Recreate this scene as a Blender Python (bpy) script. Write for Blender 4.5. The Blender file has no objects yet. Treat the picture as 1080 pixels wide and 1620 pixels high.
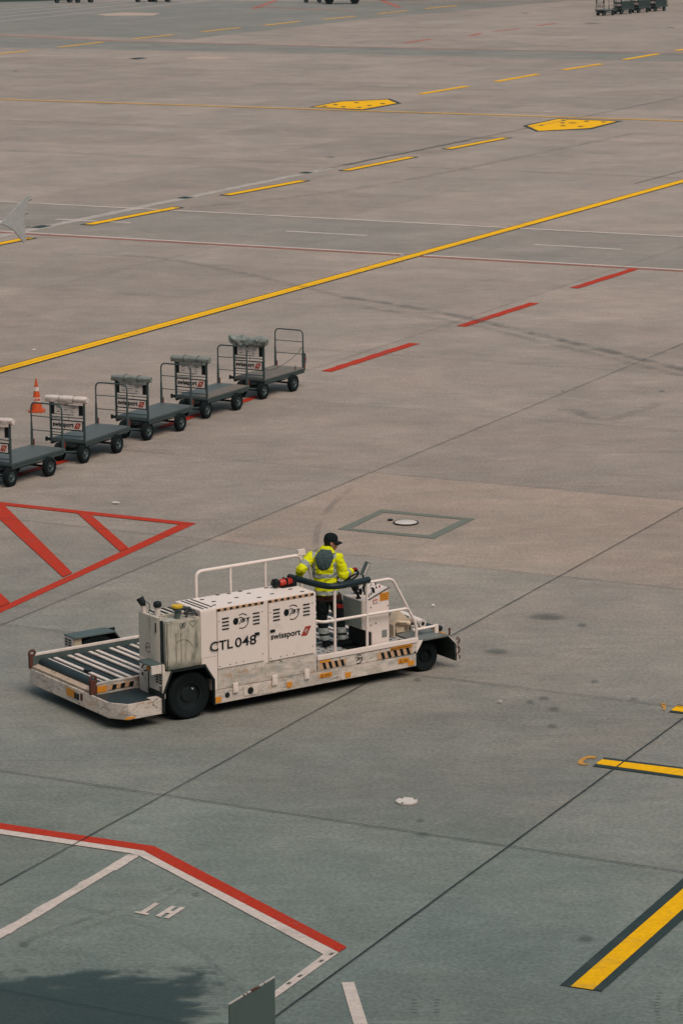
import bpy, bmesh, math, random
from mathutils import Vector, Matrix, noise as mnoise
random.seed(7)
SC = bpy.context.scene
COL = SC.collection
PI = math.pi
# ------------------------------------------------------------------ camera
H = 13.04                                   # viewing terrace eye height (m)
FPX, PITCH, ROLL = 4701.47, math.radians(12.1797), math.radians(-0.44842)
cam = bpy.data.cameras.new('camera')
cam.sensor_fit = 'VERTICAL'; cam.sensor_height = 36.0
cam.lens = FPX / 1620 * 36.0
cam.clip_start = 0.5; cam.clip_end = 6000
cam.dof.use_dof = True; cam.dof.focus_distance = 48.5; cam.dof.aperture_fstop = 5.6
co = bpy.data.objects.new('camera', cam); COL.objects.link(co)
co.matrix_world = (Matrix.Translation((0, 0, H)) @ Matrix.Rotation(PI/2 - PITCH, 4, 'X')
                   @ Matrix.Rotation(ROLL, 4, 'Z'))
SC.camera = co

def G(px, py, z=0.0):
    """point of the apron (or of a level z) seen at photograph position px, py"""
    x, y = px - 540, 810 - py
    c, s = math.cos(ROLL), math.sin(ROLL)
    x, y = c*x - s*y, s*x + c*y
    cp, sp = math.cos(PITCH), math.sin(PITCH)
    d = Vector((x, FPX*cp + y*sp, -FPX*sp + y*cp))
    return Vector((0, 0, H)) + d * ((z - H) / d.z)

# ------------------------------------------------------------------ colours and materials
def S(r, g, b):
    f = lambda v: (v/255)/12.92 if v/255 <= .04045 else ((v/255+.055)/1.055)**2.4
    return (f(r), f(g), f(b), 1)
def C(r, g, b): return (r, g, b, 1)

class NT:
    def __init__(s, name):
        s.m = bpy.data.materials.new(name); s.m.use_nodes = True
        s.t = s.m.node_tree; s.b = s.t.nodes['Principled BSDF']
    def n(s, kind, **kw):
        nd = s.t.nodes.new(kind)
        for k, v in kw.items():
            if k in nd.inputs.keys() if isinstance(k, str) else False: nd.inputs[k].default_value = v
            else: setattr(nd, k, v)
        return nd
    def l(s, a, b): s.t.links.new(a, b)
    def coord(s, scale=(1, 1, 1), rot=0.0, loc=(0, 0, 0)):
        tc = s.n('ShaderNodeTexCoord'); mp = s.n('ShaderNodeMapping')
        mp.inputs['Scale'].default_value = scale; mp.inputs['Rotation'].default_value = (0, 0, rot)
        mp.inputs['Location'].default_value = loc
        s.l(tc.outputs['Object'], mp.inputs['Vector']); return mp.outputs['Vector']
    def noise(s, vec, scale, detail=6, rough=.6, dist=0.0):
        nd = s.n('ShaderNodeTexNoise'); nd.inputs['Scale'].default_value = scale
        nd.inputs['Detail'].default_value = detail; nd.inputs['Roughness'].default_value = rough
        nd.inputs['Distortion'].default_value = dist
        if vec is not None: s.l(vec, nd.inputs['Vector'])
        return nd.outputs['Fac']
    def ramp(s, fac, a, b, lo=0.0, hi=1.0):
        nd = s.n('ShaderNodeMapRange'); nd.interpolation_type = 'SMOOTHSTEP'
        nd.inputs['From Min'].default_value = a; nd.inputs['From Max'].default_value = b
        nd.inputs['To Min'].default_value = lo; nd.inputs['To Max'].default_value = hi
        s.l(fac, nd.inputs['Value']); return nd.outputs['Result']
    def math(s, op, a, b=None):
        nd = s.n('ShaderNodeMath'); nd.operation = op
        for i, v in enumerate((a, b)):
            if v is None: continue
            if isinstance(v, (int, float)): nd.inputs[i].default_value = v
            else: s.l(v, nd.inputs[i])
        return nd.outputs[0]
    def mix(s, fac, a, b, mode='MIX'):
        nd = s.n('ShaderNodeMix'); nd.data_type = 'RGBA'; nd.blend_type = mode
        if isinstance(fac, (int, float)): nd.inputs[0].default_value = fac
        else: s.l(fac, nd.inputs[0])
        for i, v in ((6, a), (7, b)):
            if isinstance(v, tuple): nd.inputs[i].default_value = v
            else: s.l(v, nd.inputs[i])
        return nd.outputs[2]
    def bump(s, h, strength=.2, dist=.01):
        nd = s.n('ShaderNodeBump'); nd.inputs['Strength'].default_value = strength
        nd.inputs['Distance'].default_value = dist
        s.l(h, nd.inputs['Height']); s.l(nd.outputs[0], s.b.inputs['Normal'])
    def done(s, col, rough=.6, metal=0.0, spec=.4):
        if isinstance(col, tuple): s.b.inputs['Base Color'].default_value = col
        else: s.l(col, s.b.inputs['Base Color'])
        if isinstance(rough, (int, float)): s.b.inputs['Roughness'].default_value = rough
        else: s.l(rough, s.b.inputs['Roughness'])
        s.b.inputs['Metallic'].default_value = metal
        s.b.inputs['Specular IOR Level'].default_value = spec
        return s.m

MATS = {}
def grimy(name, base, grime, amount=.4, scale=5, rough=.5, metal=0.0, spec=.4, stretch=(1, 1, 1), bump=0.0, fine=.1):
    """a plain surface with blotchy dirt, drips and fine scuffs"""
    m = NT(name)
    v = m.coord(stretch)
    f = m.ramp(m.noise(v, scale, 8, .65, .4), .62 - .3*amount, .82 - .12*amount)
    col = m.mix(m.math('MULTIPLY', f, min(1, .35 + amount)), base, grime)
    if fine:
        f2 = m.ramp(m.noise(v, scale*9, 3, .6), .35, .75, 1-fine, 1+fine*.5)
        col = m.mix(1.0, col, f2, 'MULTIPLY')
    if bump: m.bump(m.noise(v, scale*6, 4), bump, .004)
    MATS[name] = m.done(col, rough, metal, spec)
    return MATS[name]

WHITE = C(.77, .67, .605)
TEALK = C(.030, .048, .048)
grimy('truck_white', WHITE, C(.47, .42, .37), .20, 2.2, .42, fine=.03)
# lower panels: paint rubbed off in long scrapes, rust at places
def worn_white():
    m = NT('worn_white')
    v = m.coord((1, 1, 2.2)); vv = m.coord((1.6, 1.6, 11)); w = m.coord((1, 1, 1))
    scr = m.ramp(m.noise(vv, 2.6, 9, .75, .8), .54, .62)
    blot = m.ramp(m.noise(v, 2.2, 9, .72, .6), .40, .64)
    dark = m.ramp(m.noise(v, 3.6, 9, .78, .9), .555, .64)
    rust = m.ramp(m.noise(w, 4.4, 8, .75, .4), .54, .64)
    col = m.mix(m.math('MULTIPLY', blot, .75), C(.64, .56, .49), C(.33, .315, .275))
    col = m.mix(m.math('MULTIPLY', scr, .62), col, C(.17, .185, .172))
    col = m.mix(m.math('MULTIPLY', dark, .85), col, C(.085, .105, .10))
    col = m.mix(m.math('MULTIPLY', rust, .60), col, C(.43, .235, .11))
    m.bump(m.noise(vv, 5, 4), .25, .004)
    MATS['worn_white'] = m.done(col, .55)
worn_white()
def tank_paint():
    m = NT('tank_paint')
    tc = m.n('ShaderNodeTexCoord'); sep = m.n('ShaderNodeSeparateXYZ'); m.l(tc.outputs['Object'], sep.inputs[0])
    v = m.coord((5, 5, 1.0)); w = m.coord((1, 1, 1))
    low = m.ramp(m.math('ADD', sep.outputs[2], m.math('MULTIPLY', m.noise(m.coord(), 3.5, 5, .6), .22)), .97, 1.17, 1.0, 0.0)               # darker towards the foot of the tank
    streak = m.ramp(m.noise(v, 2.0, 6, .6, .2), .42, .72)
    bl = m.ramp(m.noise(w, 5, 6, .6, .3), .45, .7)
    f = m.math('MAXIMUM', m.math('MULTIPLY', streak, .75), m.math('MULTIPLY', low, .9))
    f = m.math('MINIMUM', m.math('ADD', f, m.math('MULTIPLY', bl, .25)), 1.0)
    col = m.mix(f, C(.53, .48, .39), C(.125, .135, .108))
    MATS['tank_paint'] = m.done(col, .4, .15)
tank_paint()
grimy('cabinet_cream', C(.60, .54, .46), C(.22, .21, .17), .55, 4, .5, stretch=(1, 1, .35))
grimy('black_steel', C(.010, .016, .017), C(.035, .042, .040), .40, 5, .5, 0, .25)
grimy('dark_plate', C(.019, .033, .036), C(.05, .062, .06), .35, 4, .55, 0, .3)
grimy('teal_steel', C(.075, .105, .10), C(.035, .048, .046), .45, 4, .5)
grimy('rubber', C(.005, .009, .010), C(.014, .018, .0175), .30, 7, .8, 0, .18)
grimy('rim_paint', C(.010, .016, .017), C(.026, .03, .028), .4, 9, .5, 0, .25)
grimy('pad_black', C(.008, .022, .027), C(.02, .034, .036), .3, 5, .45, 0, .3)
grimy('void_black', C(.006, .009, .009), C(.012, .014, .014), .3, 5, .8)
grimy('slat_white', C(.70, .61, .54), C(.33, .29, .23), .46, 5, .45)
grimy('rust_red', C(.105, .035, .022), C(.05, .028, .022), .5, 14, .75, bump=.3)
grimy('orange_decal', C(.70, .27, .018), C(.30, .15, .045), .36, 12, .5)
grimy('peach_paint', C(.56, .34, .20), C(.35, .24, .16), .4, 12, .5)
grimy('deck_floor', C(.46, .45, .42), C(.22, .23, .21), .45, 7, .45, .1)
grimy('cream_paint', C(.58, .47, .34), C(.33, .26, .18), .4, 6, .5)
grimy('logo_red', C(.36, .045, .022), C(.26, .045, .03), .3, 12, .5)
grimy('ink_black', C(.007, .011, .012), C(.016, .02, .02), .3, 12, .55, 0, .2)
grimy('chrome', C(.62, .62, .60), C(.32, .33, .32), .25, 8, .22, .85)
grimy('glass_dark', C(.02, .03, .03), C(.03, .04, .04), .2, 4, .12)
grimy('yellow_cap', C(.66, .42, .02), C(.40, .25, .03), .35, 20, .45)
grimy('red_paint', C(.45, .03, .018), C(.22, .03, .02), .3, 14, .4)
grimy('hose_black', C(.02, .026, .026), C(.05, .05, .05), .3, 10, .5)
grimy('reflector_red', C(.19, .035, .02), C(.10, .03, .02), .3, 30, .4)
# baggage carts
grimy('galvanised', C(.052, .080, .079), C(.028, .045, .046), .45, 6, .45, .2)
grimy('cart_deck', C(.096, .112, .107), C(.06, .076, .075), .45, 3, .5, .1)
grimy('cart_wood', C(.165, .138, .113), C(.10, .102, .09), .5, 4, .6)
grimy('sign_white', C(.60, .54, .49), C(.38, .36, .32), .3, 9, .45)
grimy('cover_grey', C(.20, .225, .205), C(.095, .12, .112), .55, 7, .5)
grimy('console_shade', C(.26, .30, .275), C(.17, .20, .19), .35, 5, .5)  # shaded tone of the white console face, put into the colour
grimy('cover_white', C(.62, .545, .49), C(.42, .39, .345), .35, 6, .55)
grimy('cone_orange', C(.52, .075, .014), C(.33, .06, .02), .4, 9, .5)
grimy('cone_white', C(.60, .54, .48), C(.36, .33, .30), .4, 9, .5)
# clothes and skin
def cloth(name, base, dark, scale=18, rough=.8):
    m = NT(name); v = m.coord()
    f = m.ramp(m.noise(v, scale, 5, .6, .6), .38, .72)
    col = m.mix(f, base, dark); m.bump(m.noise(v, scale*2.2, 4, .6, .5), .35, .01)
    MATS[name] = m.done(col, rough, 0, .15)
cloth('hivis_yellow', C(.68, .70, .006), C(.52, .53, .006), 14)
cloth('band_silver', C(.30, .335, .315), C(.23, .26, .25), 24, .5)
cloth('hood_grey', C(.055, .085, .088), C(.038, .06, .064), 20)
cloth('trouser_black', C(.005, .008, .009), C(.010, .013, .014), 16, .9)
cloth('trouser_rust', C(.042, .014, .011), C(.025, .011, .010), 16)
cloth('cap_black', C(.005, .010, .011), C(.010, .016, .017), 24, .9)
cloth('glove_red', C(.26, .018, .014), C(.15, .014, .012), 40)
cloth('boot_black', C(.005, .008, .009), C(.010, .013, .014), 24, .7)
cloth('skin', C(.40, .21, .14), C(.33, .16, .11), 30, .55)
cloth('hair_dark', C(.016, .013, .011), C(.03, .024, .02), 60, .6)
# aircraft, sheds, far vehicles
grimy('aircraft_white', C(.66, .61, .57), C(.50, .49, .46), .3, 1.2, .35)
grimy('aircraft_grey', C(.36, .37, .35), C(.28, .295, .28), .35, 1.2, .4)
grimy('shed_wall', C(.05, .072, .07), C(.035, .05, .05), .4, .6, .6)
grimy('shed_roof', C(.16, .17, .165), C(.11, .12, .12), .4, .5, .6)
grimy('rusty_white', C(.46, .36, .27), C(.17, .105, .07), .55, 9, .7)
grimy('panel_grey', C(.105, .150, .134), C(.085, .125, .112), .4, 2.5, .55, stretch=(3, 3, .4))
grimy('paper', C(.62, .57, .52), C(.5, .46, .42), .2, 10, .7)
grimy('fender_grey', C(.15, .16, .147), C(.075, .085, .08), .5, 5, .5)
grimy('hull_green', C(.026, .046, .043), C(.018, .032, .030), .4, 1, .5)

# ------------------------------------------------------------------ mesh helpers
def new(): return bmesh.new()
def box(bm, x0, x1, y0, y1, z0, z1):
    v = [bm.verts.new((x, y, z)) for z in (z0, z1) for y in (y0, y1) for x in (x0, x1)]
    for f in ((0, 2, 3, 1), (4, 5, 7, 6), (0, 1, 5, 4), (2, 6, 7, 3), (0, 4, 6, 2), (1, 3, 7, 5)):
        bm.faces.new([v[i] for i in f])
    return bm
def prism(bm, pts, axis, a, b):
    """polygon pts extruded along an axis: 'x' -> pts are (y,z), 'y' -> (x,z), 'z' -> (x,y)"""
    mk = {'x': lambda p, t: (t, p[0], p[1]), 'y': lambda p, t: (p[0], t, p[1]), 'z': lambda p, t: (p[0], p[1], t)}[axis]
    A = [bm.verts.new(mk(p, a)) for p in pts]; B = [bm.verts.new(mk(p, b)) for p in pts]
    fs = [bm.faces.new(A), bm.faces.new(B[::-1])]
    n = len(pts)
    for i in range(n): fs.append(bm.faces.new((A[i], B[i], B[(i+1) % n], A[(i+1) % n])))
    bmesh.ops.recalc_face_normals(bm, faces=fs)
    return bm
def frames(pts):
    P = [Vector(p) for p in pts]; T = []
    for i in range(len(P)):
        a = P[max(i-1, 0)]; b = P[min(i+1, len(P)-1)]; T.append((b-a).normalized())
    n = T[0].orthogonal().normalized(); N = []
    for t in T:
        n = (n - t*n.dot(t)); n = n.normalized() if n.length > 1e-6 else t.orthogonal().normalized(); N.append(n)
    return P, T, N
def tube(bm, pts, r, seg=10, cap=True, closed=False):
    P, T, N = frames(pts)
    R = r if isinstance(r, (list, tuple)) else [r]*len(P)
    rings = []
    for p, t, n, q in zip(P, T, N, R):
        b = t.cross(n)
        rings.append([bm.verts.new(p + (n*math.cos(2*PI*k/seg) + b*math.sin(2*PI*k/seg))*q) for k in range(seg)])
    m = len(rings)
    for i in range(m if closed else m-1):
        A, B = rings[i], rings[(i+1) % m]
        for k in range(seg): bm.faces.new((A[k], A[(k+1) % seg], B[(k+1) % seg], B[k]))
    if cap and not closed:
        bm.faces.new(rings[0][::-1]); bm.faces.new(rings[-1])
    return bm
def fillet(pts, rad, n=5):
    P = [Vector(p) for p in pts]; out = [P[0]]
    for i in range(1, len(P)-1):
        a, b, c = P[i-1], P[i], P[i+1]
        r = min(rad, (a-b).length*.45, (c-b).length*.45)
        s, e = b + (a-b).normalized()*r, b + (c-b).normalized()*r
        for k in range(n+1):
            t = k/n; out.append(s*(1-t)**2 + b*2*t*(1-t) + e*t*t)
    out.append(P[-1]); return out
def cyl(bm, a, b, r, r2=None, seg=16):
    return tube(bm, [a, b], [r, r if r2 is None else r2], seg)
def lathe(bm, prof, c, axis='z', seg=24, caps=True):
    """prof: list of (radius, height along axis)"""
    rings = []
    for r, h in prof:
        ring = []
        for k in range(seg):
            a = 2*PI*k/seg; x, y = r*math.cos(a), r*math.sin(a)
            p = {'z': (x, y, h), 'y': (x, h, y), 'x': (h, x, y)}[axis]
            ring.append(bm.verts.new(Vector(c) + Vector(p)))
        rings.append(ring)
    fs = []
    for A, B in zip(rings, rings[1:]):
        for k in range(seg): fs.append(bm.faces.new((A[k], A[(k+1) % seg], B[(k+1) % seg], B[k])))
    if caps: fs.append(bm.faces.new(rings[0])); fs.append(bm.faces.new(rings[-1]))
    bmesh.ops.recalc_face_normals(bm, faces=fs)
    return bm
def ell(bm, c, rx, ry, rz, seg=16, rings=10, rot=None):
    M = Matrix.Translation(c) @ (rot.to_4x4() if rot is not None else Matrix.Identity(4)) @ Matrix.Diagonal((rx, ry, rz, 1))
    bmesh.ops.create_uvsphere(bm, u_segments=seg, v_segments=rings, radius=1, matrix=M); return bm
def ribbon(bm, pts, half, n):
    """flat strip of half-width along pts lying in the plane with normal n"""
    n = Vector(n); P = [Vector(p) for p in pts]; L = []; R = []
    for i, p in enumerate(P):
        t = (P[min(i+1, len(P)-1)] - P[max(i-1, 0)]).normalized(); s = n.cross(t).normalized()*half
        L.append(bm.verts.new(p+s)); R.append(bm.verts.new(p-s))
    for i in range(len(P)-1): bm.faces.new((L[i], R[i], R[i+1], L[i+1]))
    return bm
def join2(a, b):
    """adds shape b to shape a, its faces in the second material"""
    for f in b.faces: f.material_index = 1
    return merge(a, b)
def obj(name, bm, mats, parent=None, bevel=0.0, smooth=True):
    if bevel:
        bmesh.ops.remove_doubles(bm, verts=bm.verts, dist=1e-6)
        es = [e for e in bm.edges if len(e.link_faces) == 2 and e.calc_face_angle(0) > .6]
        bmesh.ops.bevel(bm, geom=es, offset=bevel, segments=2, affect='EDGES', clamp_overlap=True)
    bmesh.ops.recalc_face_normals(bm, faces=bm.faces)
    me = bpy.data.meshes.new(name); bm.to_mesh(me); bm.free()
    for m in (mats if isinstance(mats, (list, tuple)) else [mats]):
        me.materials.append(MATS[m] if isinstance(m, str) else m)
    if smooth:
        me.polygons.foreach_set('use_smooth', [True]*len(me.polygons)); me.set_sharp_from_angle(angle=math.radians(38))
    o = bpy.data.objects.new(name, me); COL.objects.link(o); o.parent = parent
    return o
def tag(o, label=None, cat=None, group=None, kind=None):
    if label: o['label'] = label
    if cat: o['category'] = cat
    if group: o['group'] = group
    if kind: o['kind'] = kind
    return o
def thing(name, label, cat, loc=(0, 0, 0), rotz=0.0, group=None):
    o = bpy.data.objects.new(name, None); COL.objects.link(o); o.empty_display_size = .3
    o.location = loc; o.rotation_euler = (0, 0, rotz); return tag(o, label, cat, group)
def dup(root, loc, rotz, label, group=None):
    def cp(o, par):
        c = o.copy(); COL.objects.link(c); c.parent = par
        for ch in list(o.children): cp(ch, c)
        return c
    r = cp(root, None); r.location = loc; r.rotation_euler = (0, 0, rotz); r['label'] = label
    if group: r['group'] = group
    return r
def text_bm(body, origin, xdir, ydir, width=None, height=None, shear=0.0, bold=0.0, thick=.002):
    """lettering as a thin solid: origin = lower left corner, scaled to width/height"""
    cu = bpy.data.curves.new('t', 'FONT'); cu.body = body; cu.size = 1; cu.shear = shear; cu.offset = bold
    cu.resolution_u = 3
    o = bpy.data.objects.new('t', cu); COL.objects.link(o)
    dg = bpy.context.evaluated_depsgraph_get(); dg.update()
    me = bpy.data.meshes.new_from_object(o.evaluated_get(dg))
    bm = new(); bm.from_mesh(me)
    bpy.data.objects.remove(o); bpy.data.meshes.remove(me); bpy.data.curves.remove(cu)
    xs = [v.co.x for v in bm.verts]; ys = [v.co.y for v in bm.verts]
    x0, x1, y0, y1 = min(xs), max(xs), min(ys), max(ys)
    sx = width/(x1-x0) if width else None; sy = height/(y1-y0) if height else None
    sx = sx or sy; sy = sy or sx
    X, Y = Vector(xdir).normalized(), Vector(ydir).normalized(); Z = X.cross(Y)
    for v in bm.verts: v.co = Vector(origin) + X*((v.co.x-x0)*sx) + Y*((v.co.y-y0)*sy) + Z*thick
    return bm
def merge(bm, other):
    me = bpy.data.meshes.new('m'); other.to_mesh(me); other.free(); bm.from_mesh(me); bpy.data.meshes.remove(me); return bm

# ------------------------------------------------------------------ daylight under thin cloud
SUN_ROT, SUN_EL = math.radians(150), math.radians(56)
w = bpy.data.worlds.new('World'); SC.world = w; w.use_nodes = True
nt = w.node_tree; bg = nt.nodes['Background']
sky = nt.nodes.new('ShaderNodeTexSky'); sky.sky_type = 'NISHITA'; sky.sun_disc = False
sky.sun_elevation = SUN_EL; sky.sun_rotation = SUN_ROT; sky.air_density = 1.0; sky.dust_density = 4.0; sky.ozone_density = 1.0
hs = nt.nodes.new('ShaderNodeHueSaturation'); hs.inputs['Hue'].default_value = .465; hs.inputs['Saturation'].default_value = .72
nt.links.new(sky.outputs[0], hs.inputs['Color']); nt.links.new(hs.outputs[0], bg.inputs[0]); bg.inputs[1].default_value = .10
sl = bpy.data.lights.new('sun', 'SUN'); sl.energy = 1.75; sl.angle = math.radians(42); sl.color = (1, .88, .77)
so = bpy.data.objects.new('sun', sl); COL.objects.link(so)
sd = Vector((math.sin(SUN_ROT)*math.cos(SUN_EL), math.cos(SUN_ROT)*math.cos(SUN_EL), math.sin(SUN_EL)))
so.rotation_euler = sd.to_track_quat('Z', 'Y').to_euler(); so.location = (20, -20, 60)
SC.view_settings.view_transform = 'Standard'; SC.view_settings.look = 'None'; SC.view_settings.gamma = 1
SC.view_settings.exposure = 0.06
SC.render.engine = 'CYCLES'; SC.cycles.use_denoising = True; SC.cycles.max_bounces = 6
# ------------------------------------------------------------------ apron (concrete slabs 7.5 m square, joints along two directions)
NA = Vector((math.cos(math.radians(-26.543)), math.sin(math.radians(-26.543)), 0)); NB = Vector((-NA.y, NA.x, 0))
A0, A1, A2 = -28.22, -20.68, -15.27
B0, BS = 28.11, 7.476
def apron_mat(name, a, b, c, slabs=True, near=None):
    m = NT(name)
    v = m.coord(rot=math.radians(26.543))                     # axes along the joints
    sep = m.n('ShaderNodeSeparateXYZ'); m.l(v, sep.inputs[0])
    s, t = sep.outputs[0], sep.outputs[1]
    streak = m.coord(scale=(.55, 1.5, 1), rot=math.radians(20))
    big = m.ramp(m.noise(v, .11, 8, .68, .5), .38, .64)
    mid = m.ramp(m.noise(v, .45, 9, .72, .3), .36, .70)
    brush = m.noise(streak, 1.9, 9, .75, .2)
    fine = m.noise(v, 16, 5, .72)
    if near is not None:                                          # near shade painted into the colour: darker teal, blending to warm beige beyond
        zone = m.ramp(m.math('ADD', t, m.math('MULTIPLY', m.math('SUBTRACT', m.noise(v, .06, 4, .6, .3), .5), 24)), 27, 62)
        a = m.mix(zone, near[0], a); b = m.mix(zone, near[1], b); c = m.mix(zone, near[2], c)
    col = m.mix(big, a, b)
    col = m.mix(m.math('MULTIPLY', mid, .7), col, c)
    patch = m.ramp(m.noise(m.coord(scale=(.8, 1.0, 1), rot=math.radians(14), loc=(31, 7, 0)), .30, 12, .78, .2), .30, .72, .86, 1.13)
    col = m.mix(1.0, col, patch, 'MULTIPLY')
    col = m.mix(1.0, col, m.ramp(brush, .25, .78, .88, 1.12), 'MULTIPLY')
    col = m.mix(1.0, col, m.ramp(fine, .25, .75, .72, 1.28), 'MULTIPLY')
    col = m.mix(1.0, col, m.ramp(m.noise(m.coord(scale=(.5, 1.3, 1), rot=math.radians(-30)), 3.4, 8, .8), .3, .7, .94, 1.06), 'MULTIPLY')
    for sc_, rt, lo, hi, tone in (((.10, 2.6, 1), 63, .63, .70, C(.36, .32, .28)), ((.12, 2.2, 1), 18, .64, .71, C(.11, .115, .105)), ((.14, 3.0, 1), -35, .65, .71, C(.12, .125, .115)), ((.2, 2.4, 1), 95, .66, .72, C(.34, .30, .26))):
        sv = m.coord(scale=sc_, rot=math.radians(rt), loc=(rt, rt*.37, 0))      # scuffs and drag marks
        col = m.mix(m.math('MULTIPLY', m.ramp(m.noise(sv, 1.5, 6, .62, .15), lo, hi), .30), col, tone)
    grit = m.ramp(m.noise(v, 42, 2, .5), .70, .80)
    col = m.mix(m.math('MULTIPLY', grit, .30), col, C(.09, .095, .088))
    spots = m.ramp(m.noise(v, 2.3, 4, .55), .70, .80)         # small oil drops
    col = m.mix(m.math('MULTIPLY', spots, .35), col, C(.06, .07, .068))
    if slabs:
        ss = m.math('SUBTRACT', s, A1)
        ss = m.math('ADD', ss, m.math('MULTIPLY', m.math('GREATER_THAN', ss, A2-A1), 7.54-(A2-A1)))
        i = m.math('FLOOR', m.math('DIVIDE', ss, 7.54)); j = m.math('FLOOR', m.math('DIVIDE', m.math('SUBTRACT', t, B0), BS))
        cb = m.n('ShaderNodeCombineXYZ'); m.l(i, cb.inputs[0]); m.l(j, cb.inputs[1])
        wn = m.n('ShaderNodeTexWhiteNoise'); wn.noise_dimensions = '2D'; m.l(cb.outputs[0], wn.inputs['Vector'])
        col = m.mix(1.0, col, m.ramp(wn.outputs['Value'], 0, 1, .93, 1.06), 'MULTIPLY')
        for si, sj, tc in SLAB_TINT:                           # single slabs cast from another mix
            hit = m.math('MULTIPLY', m.math('COMPARE', i, si), m.math('COMPARE', j, sj))
            col = m.mix(hit, col, m.mix(1.0, col, tc, 'MULTIPLY'))
    m.bump(fine, .12, .004)
    m.done(col, m.ramp(brush, .3, .75, .62, .80), 0, .20)
    MATS[name] = m.m
SLAB_TINT = [(-1, 3, C(1.10, 1.02, .98)), (0, 3, C(1.06, 1.0, .97)), (-1, 2, C(.95, .97, .96)),
             (1, 0, C(.90, .96, .98)), (1, 1, C(.93, .97, .98)), (0, 0, C(.95, .99, .99)), (0, 1, C(.97, .99, .99)),
             (-1, 0, C(.95, .98, .97))]
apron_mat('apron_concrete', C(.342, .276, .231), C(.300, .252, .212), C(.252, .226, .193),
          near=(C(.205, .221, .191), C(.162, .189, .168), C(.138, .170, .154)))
apron_mat('road_asphalt', C(.285, .246, .208), C(.25, .226, .193), C(.225, .21, .182), slabs=False)
apron_mat('far_asphalt', C(.24, .222, .192), C(.195, .195, .172), C(.185, .182, .163), slabs=False)

def paint(name, base, wear, amt=.45, sc=3.0):
    m = NT(name)
    v = m.coord(); u = m.coord()
    f = m.ramp(m.noise(v, sc, 8, .72, .4), .66-.22*amt, .86-.2*amt)
    col = m.mix(m.math('MULTIPLY', f, min(1, amt+.25)), base, wear)
    col = m.mix(1.0, col, m.ramp(m.noise(u, 12, 5, .7), .25, .75, .84, 1.1), 'MULTIPLY')
    chip = m.ramp(m.noise(u, 5.5, 12, .85, .3), .585, .635)          # chipped away and blackened by tyres
    col = m.mix(m.math('MULTIPLY', chip, min(.85, amt+.2)), col, C(.20, .192, .168))
    rub = m.ramp(m.noise(m.coord(scale=(.2, .9, 1), rot=.9), 1.1, 8, .75), .52, .70)
    col = m.mix(m.math('MULTIPLY', rub, .38), col, C(.10, .105, .096))
    MATS[name] = m.done(col, .75, 0, .12)
CONC = C(.235, .212, .184)
paint('paint_yellow', C(.86, .455, .003), C(.58, .34, .02), .26)
paint('paint_yellow_dull', C(.68, .38, .06), CONC, .45)
paint('paint_orange_faded', C(.50, .25, .055), CONC, .70, 6)
paint('paint_red', C(.43, .036, .016), C(.27, .07, .05), .46)
paint('paint_red_faded', C(.42, .12, .085), CONC, .6)
paint('paint_white', C(.58, .50, .445), C(.36, .33, .29), .50)
paint('paint_white_dull', C(.40, .36, .32), CONC, .6)
paint('paint_dark', C(.034, .054, .053), C(.07, .085, .08), .45)
paint('paint_green_grey', C(.155, .172, .140), C(.21, .20, .17), .42)
paint('paint_pale', C(.43, .335, .27), C(.31, .265, .22), .5, 1.0)
paint('joint_dark', C(.034, .046, .046), C(.10, .11, .10), .6)
paint('joint_faint', C(.165, .16, .14), CONC, .7)
paint('grass', C(.030, .046, .030), C(.045, .06, .04), .5, 1)

def structure(name, bm, m):
    return tag(obj(name, bm, m, smooth=False), kind='structure')
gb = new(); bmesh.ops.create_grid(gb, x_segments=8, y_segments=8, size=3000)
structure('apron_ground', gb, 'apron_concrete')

def flat(name, pix, m, z, kind='structure'):
    """a painted marking: its corners as seen on the apron, laid as a sheet at height z"""
    bm = new(); vs = [bm.verts.new(G(x, y) + Vector((0, 0, z))) for x, y in pix]
    f = bm.faces.new(vs); f.normal_update()
    if f.normal.z < 0: f.normal_flip()
    bmesh.ops.triangulate(bm, faces=[f])
    o = obj(name, bm, m, smooth=False); o['kind'] = kind; return o
def line(name, x0, y0, x1, y1, th, m, z, ragged=0.0):
    """a straight marking between two points of the apron; th = its half-width in metres"""
    a, b = G(x0, y0), G(x1, y1); t = (b-a).normalized(); s = Vector((-t.y, t.x, 0))*th
    bm = new(); n = max(1, int((b-a).length/(.16 if ragged else 5)))
    L = []; R = []
    j = [1.0, 1.0]
    for k in range(n+1):
        p = a.lerp(b, k/n) + Vector((0, 0, z))
        if ragged and k:                                       # ragged paint edge: it jumps in or out here and there
            L.append(bm.verts.new(p + s*j[0])); R.append(bm.verts.new(p - s*j[1]))
            j = [1 + random.uniform(-ragged, ragged) if random.random() < .45 else q_ for q_ in j]; p = p + (b-a)*(.06/n)
        L.append(bm.verts.new(p + s*j[0])); R.append(bm.verts.new(p - s*j[1]))
    for k in range(len(L)-1): bm.faces.new((R[k], R[k+1], L[k+1], L[k]))
    return structure(name, bm, m)
Z1, Z2, Z3, Z4, Z5 = .004, .008, .012, .016, .020
# roads crossing the apron
flat('service_road', [(-120, 314), (1200, 382), (1200, 433), (-120, 361)], 'road_asphalt', Z1)
flat('far_service_road', [(-120, 51), (185, 65), (540, 74), (1200, 87), (1200, 101), (540, 86), (-120, 73)], 'far_asphalt', Z1)
flat('far_stand', [(-120, 2), (900, 1), (560, 32), (300, 62), (-120, 50)], 'far_asphalt', Z1)
flat('grass', [(-200, 9), (0, 3.4), (170, -1), (60, -14), (-260, -12)], 'grass', Z2)
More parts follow.
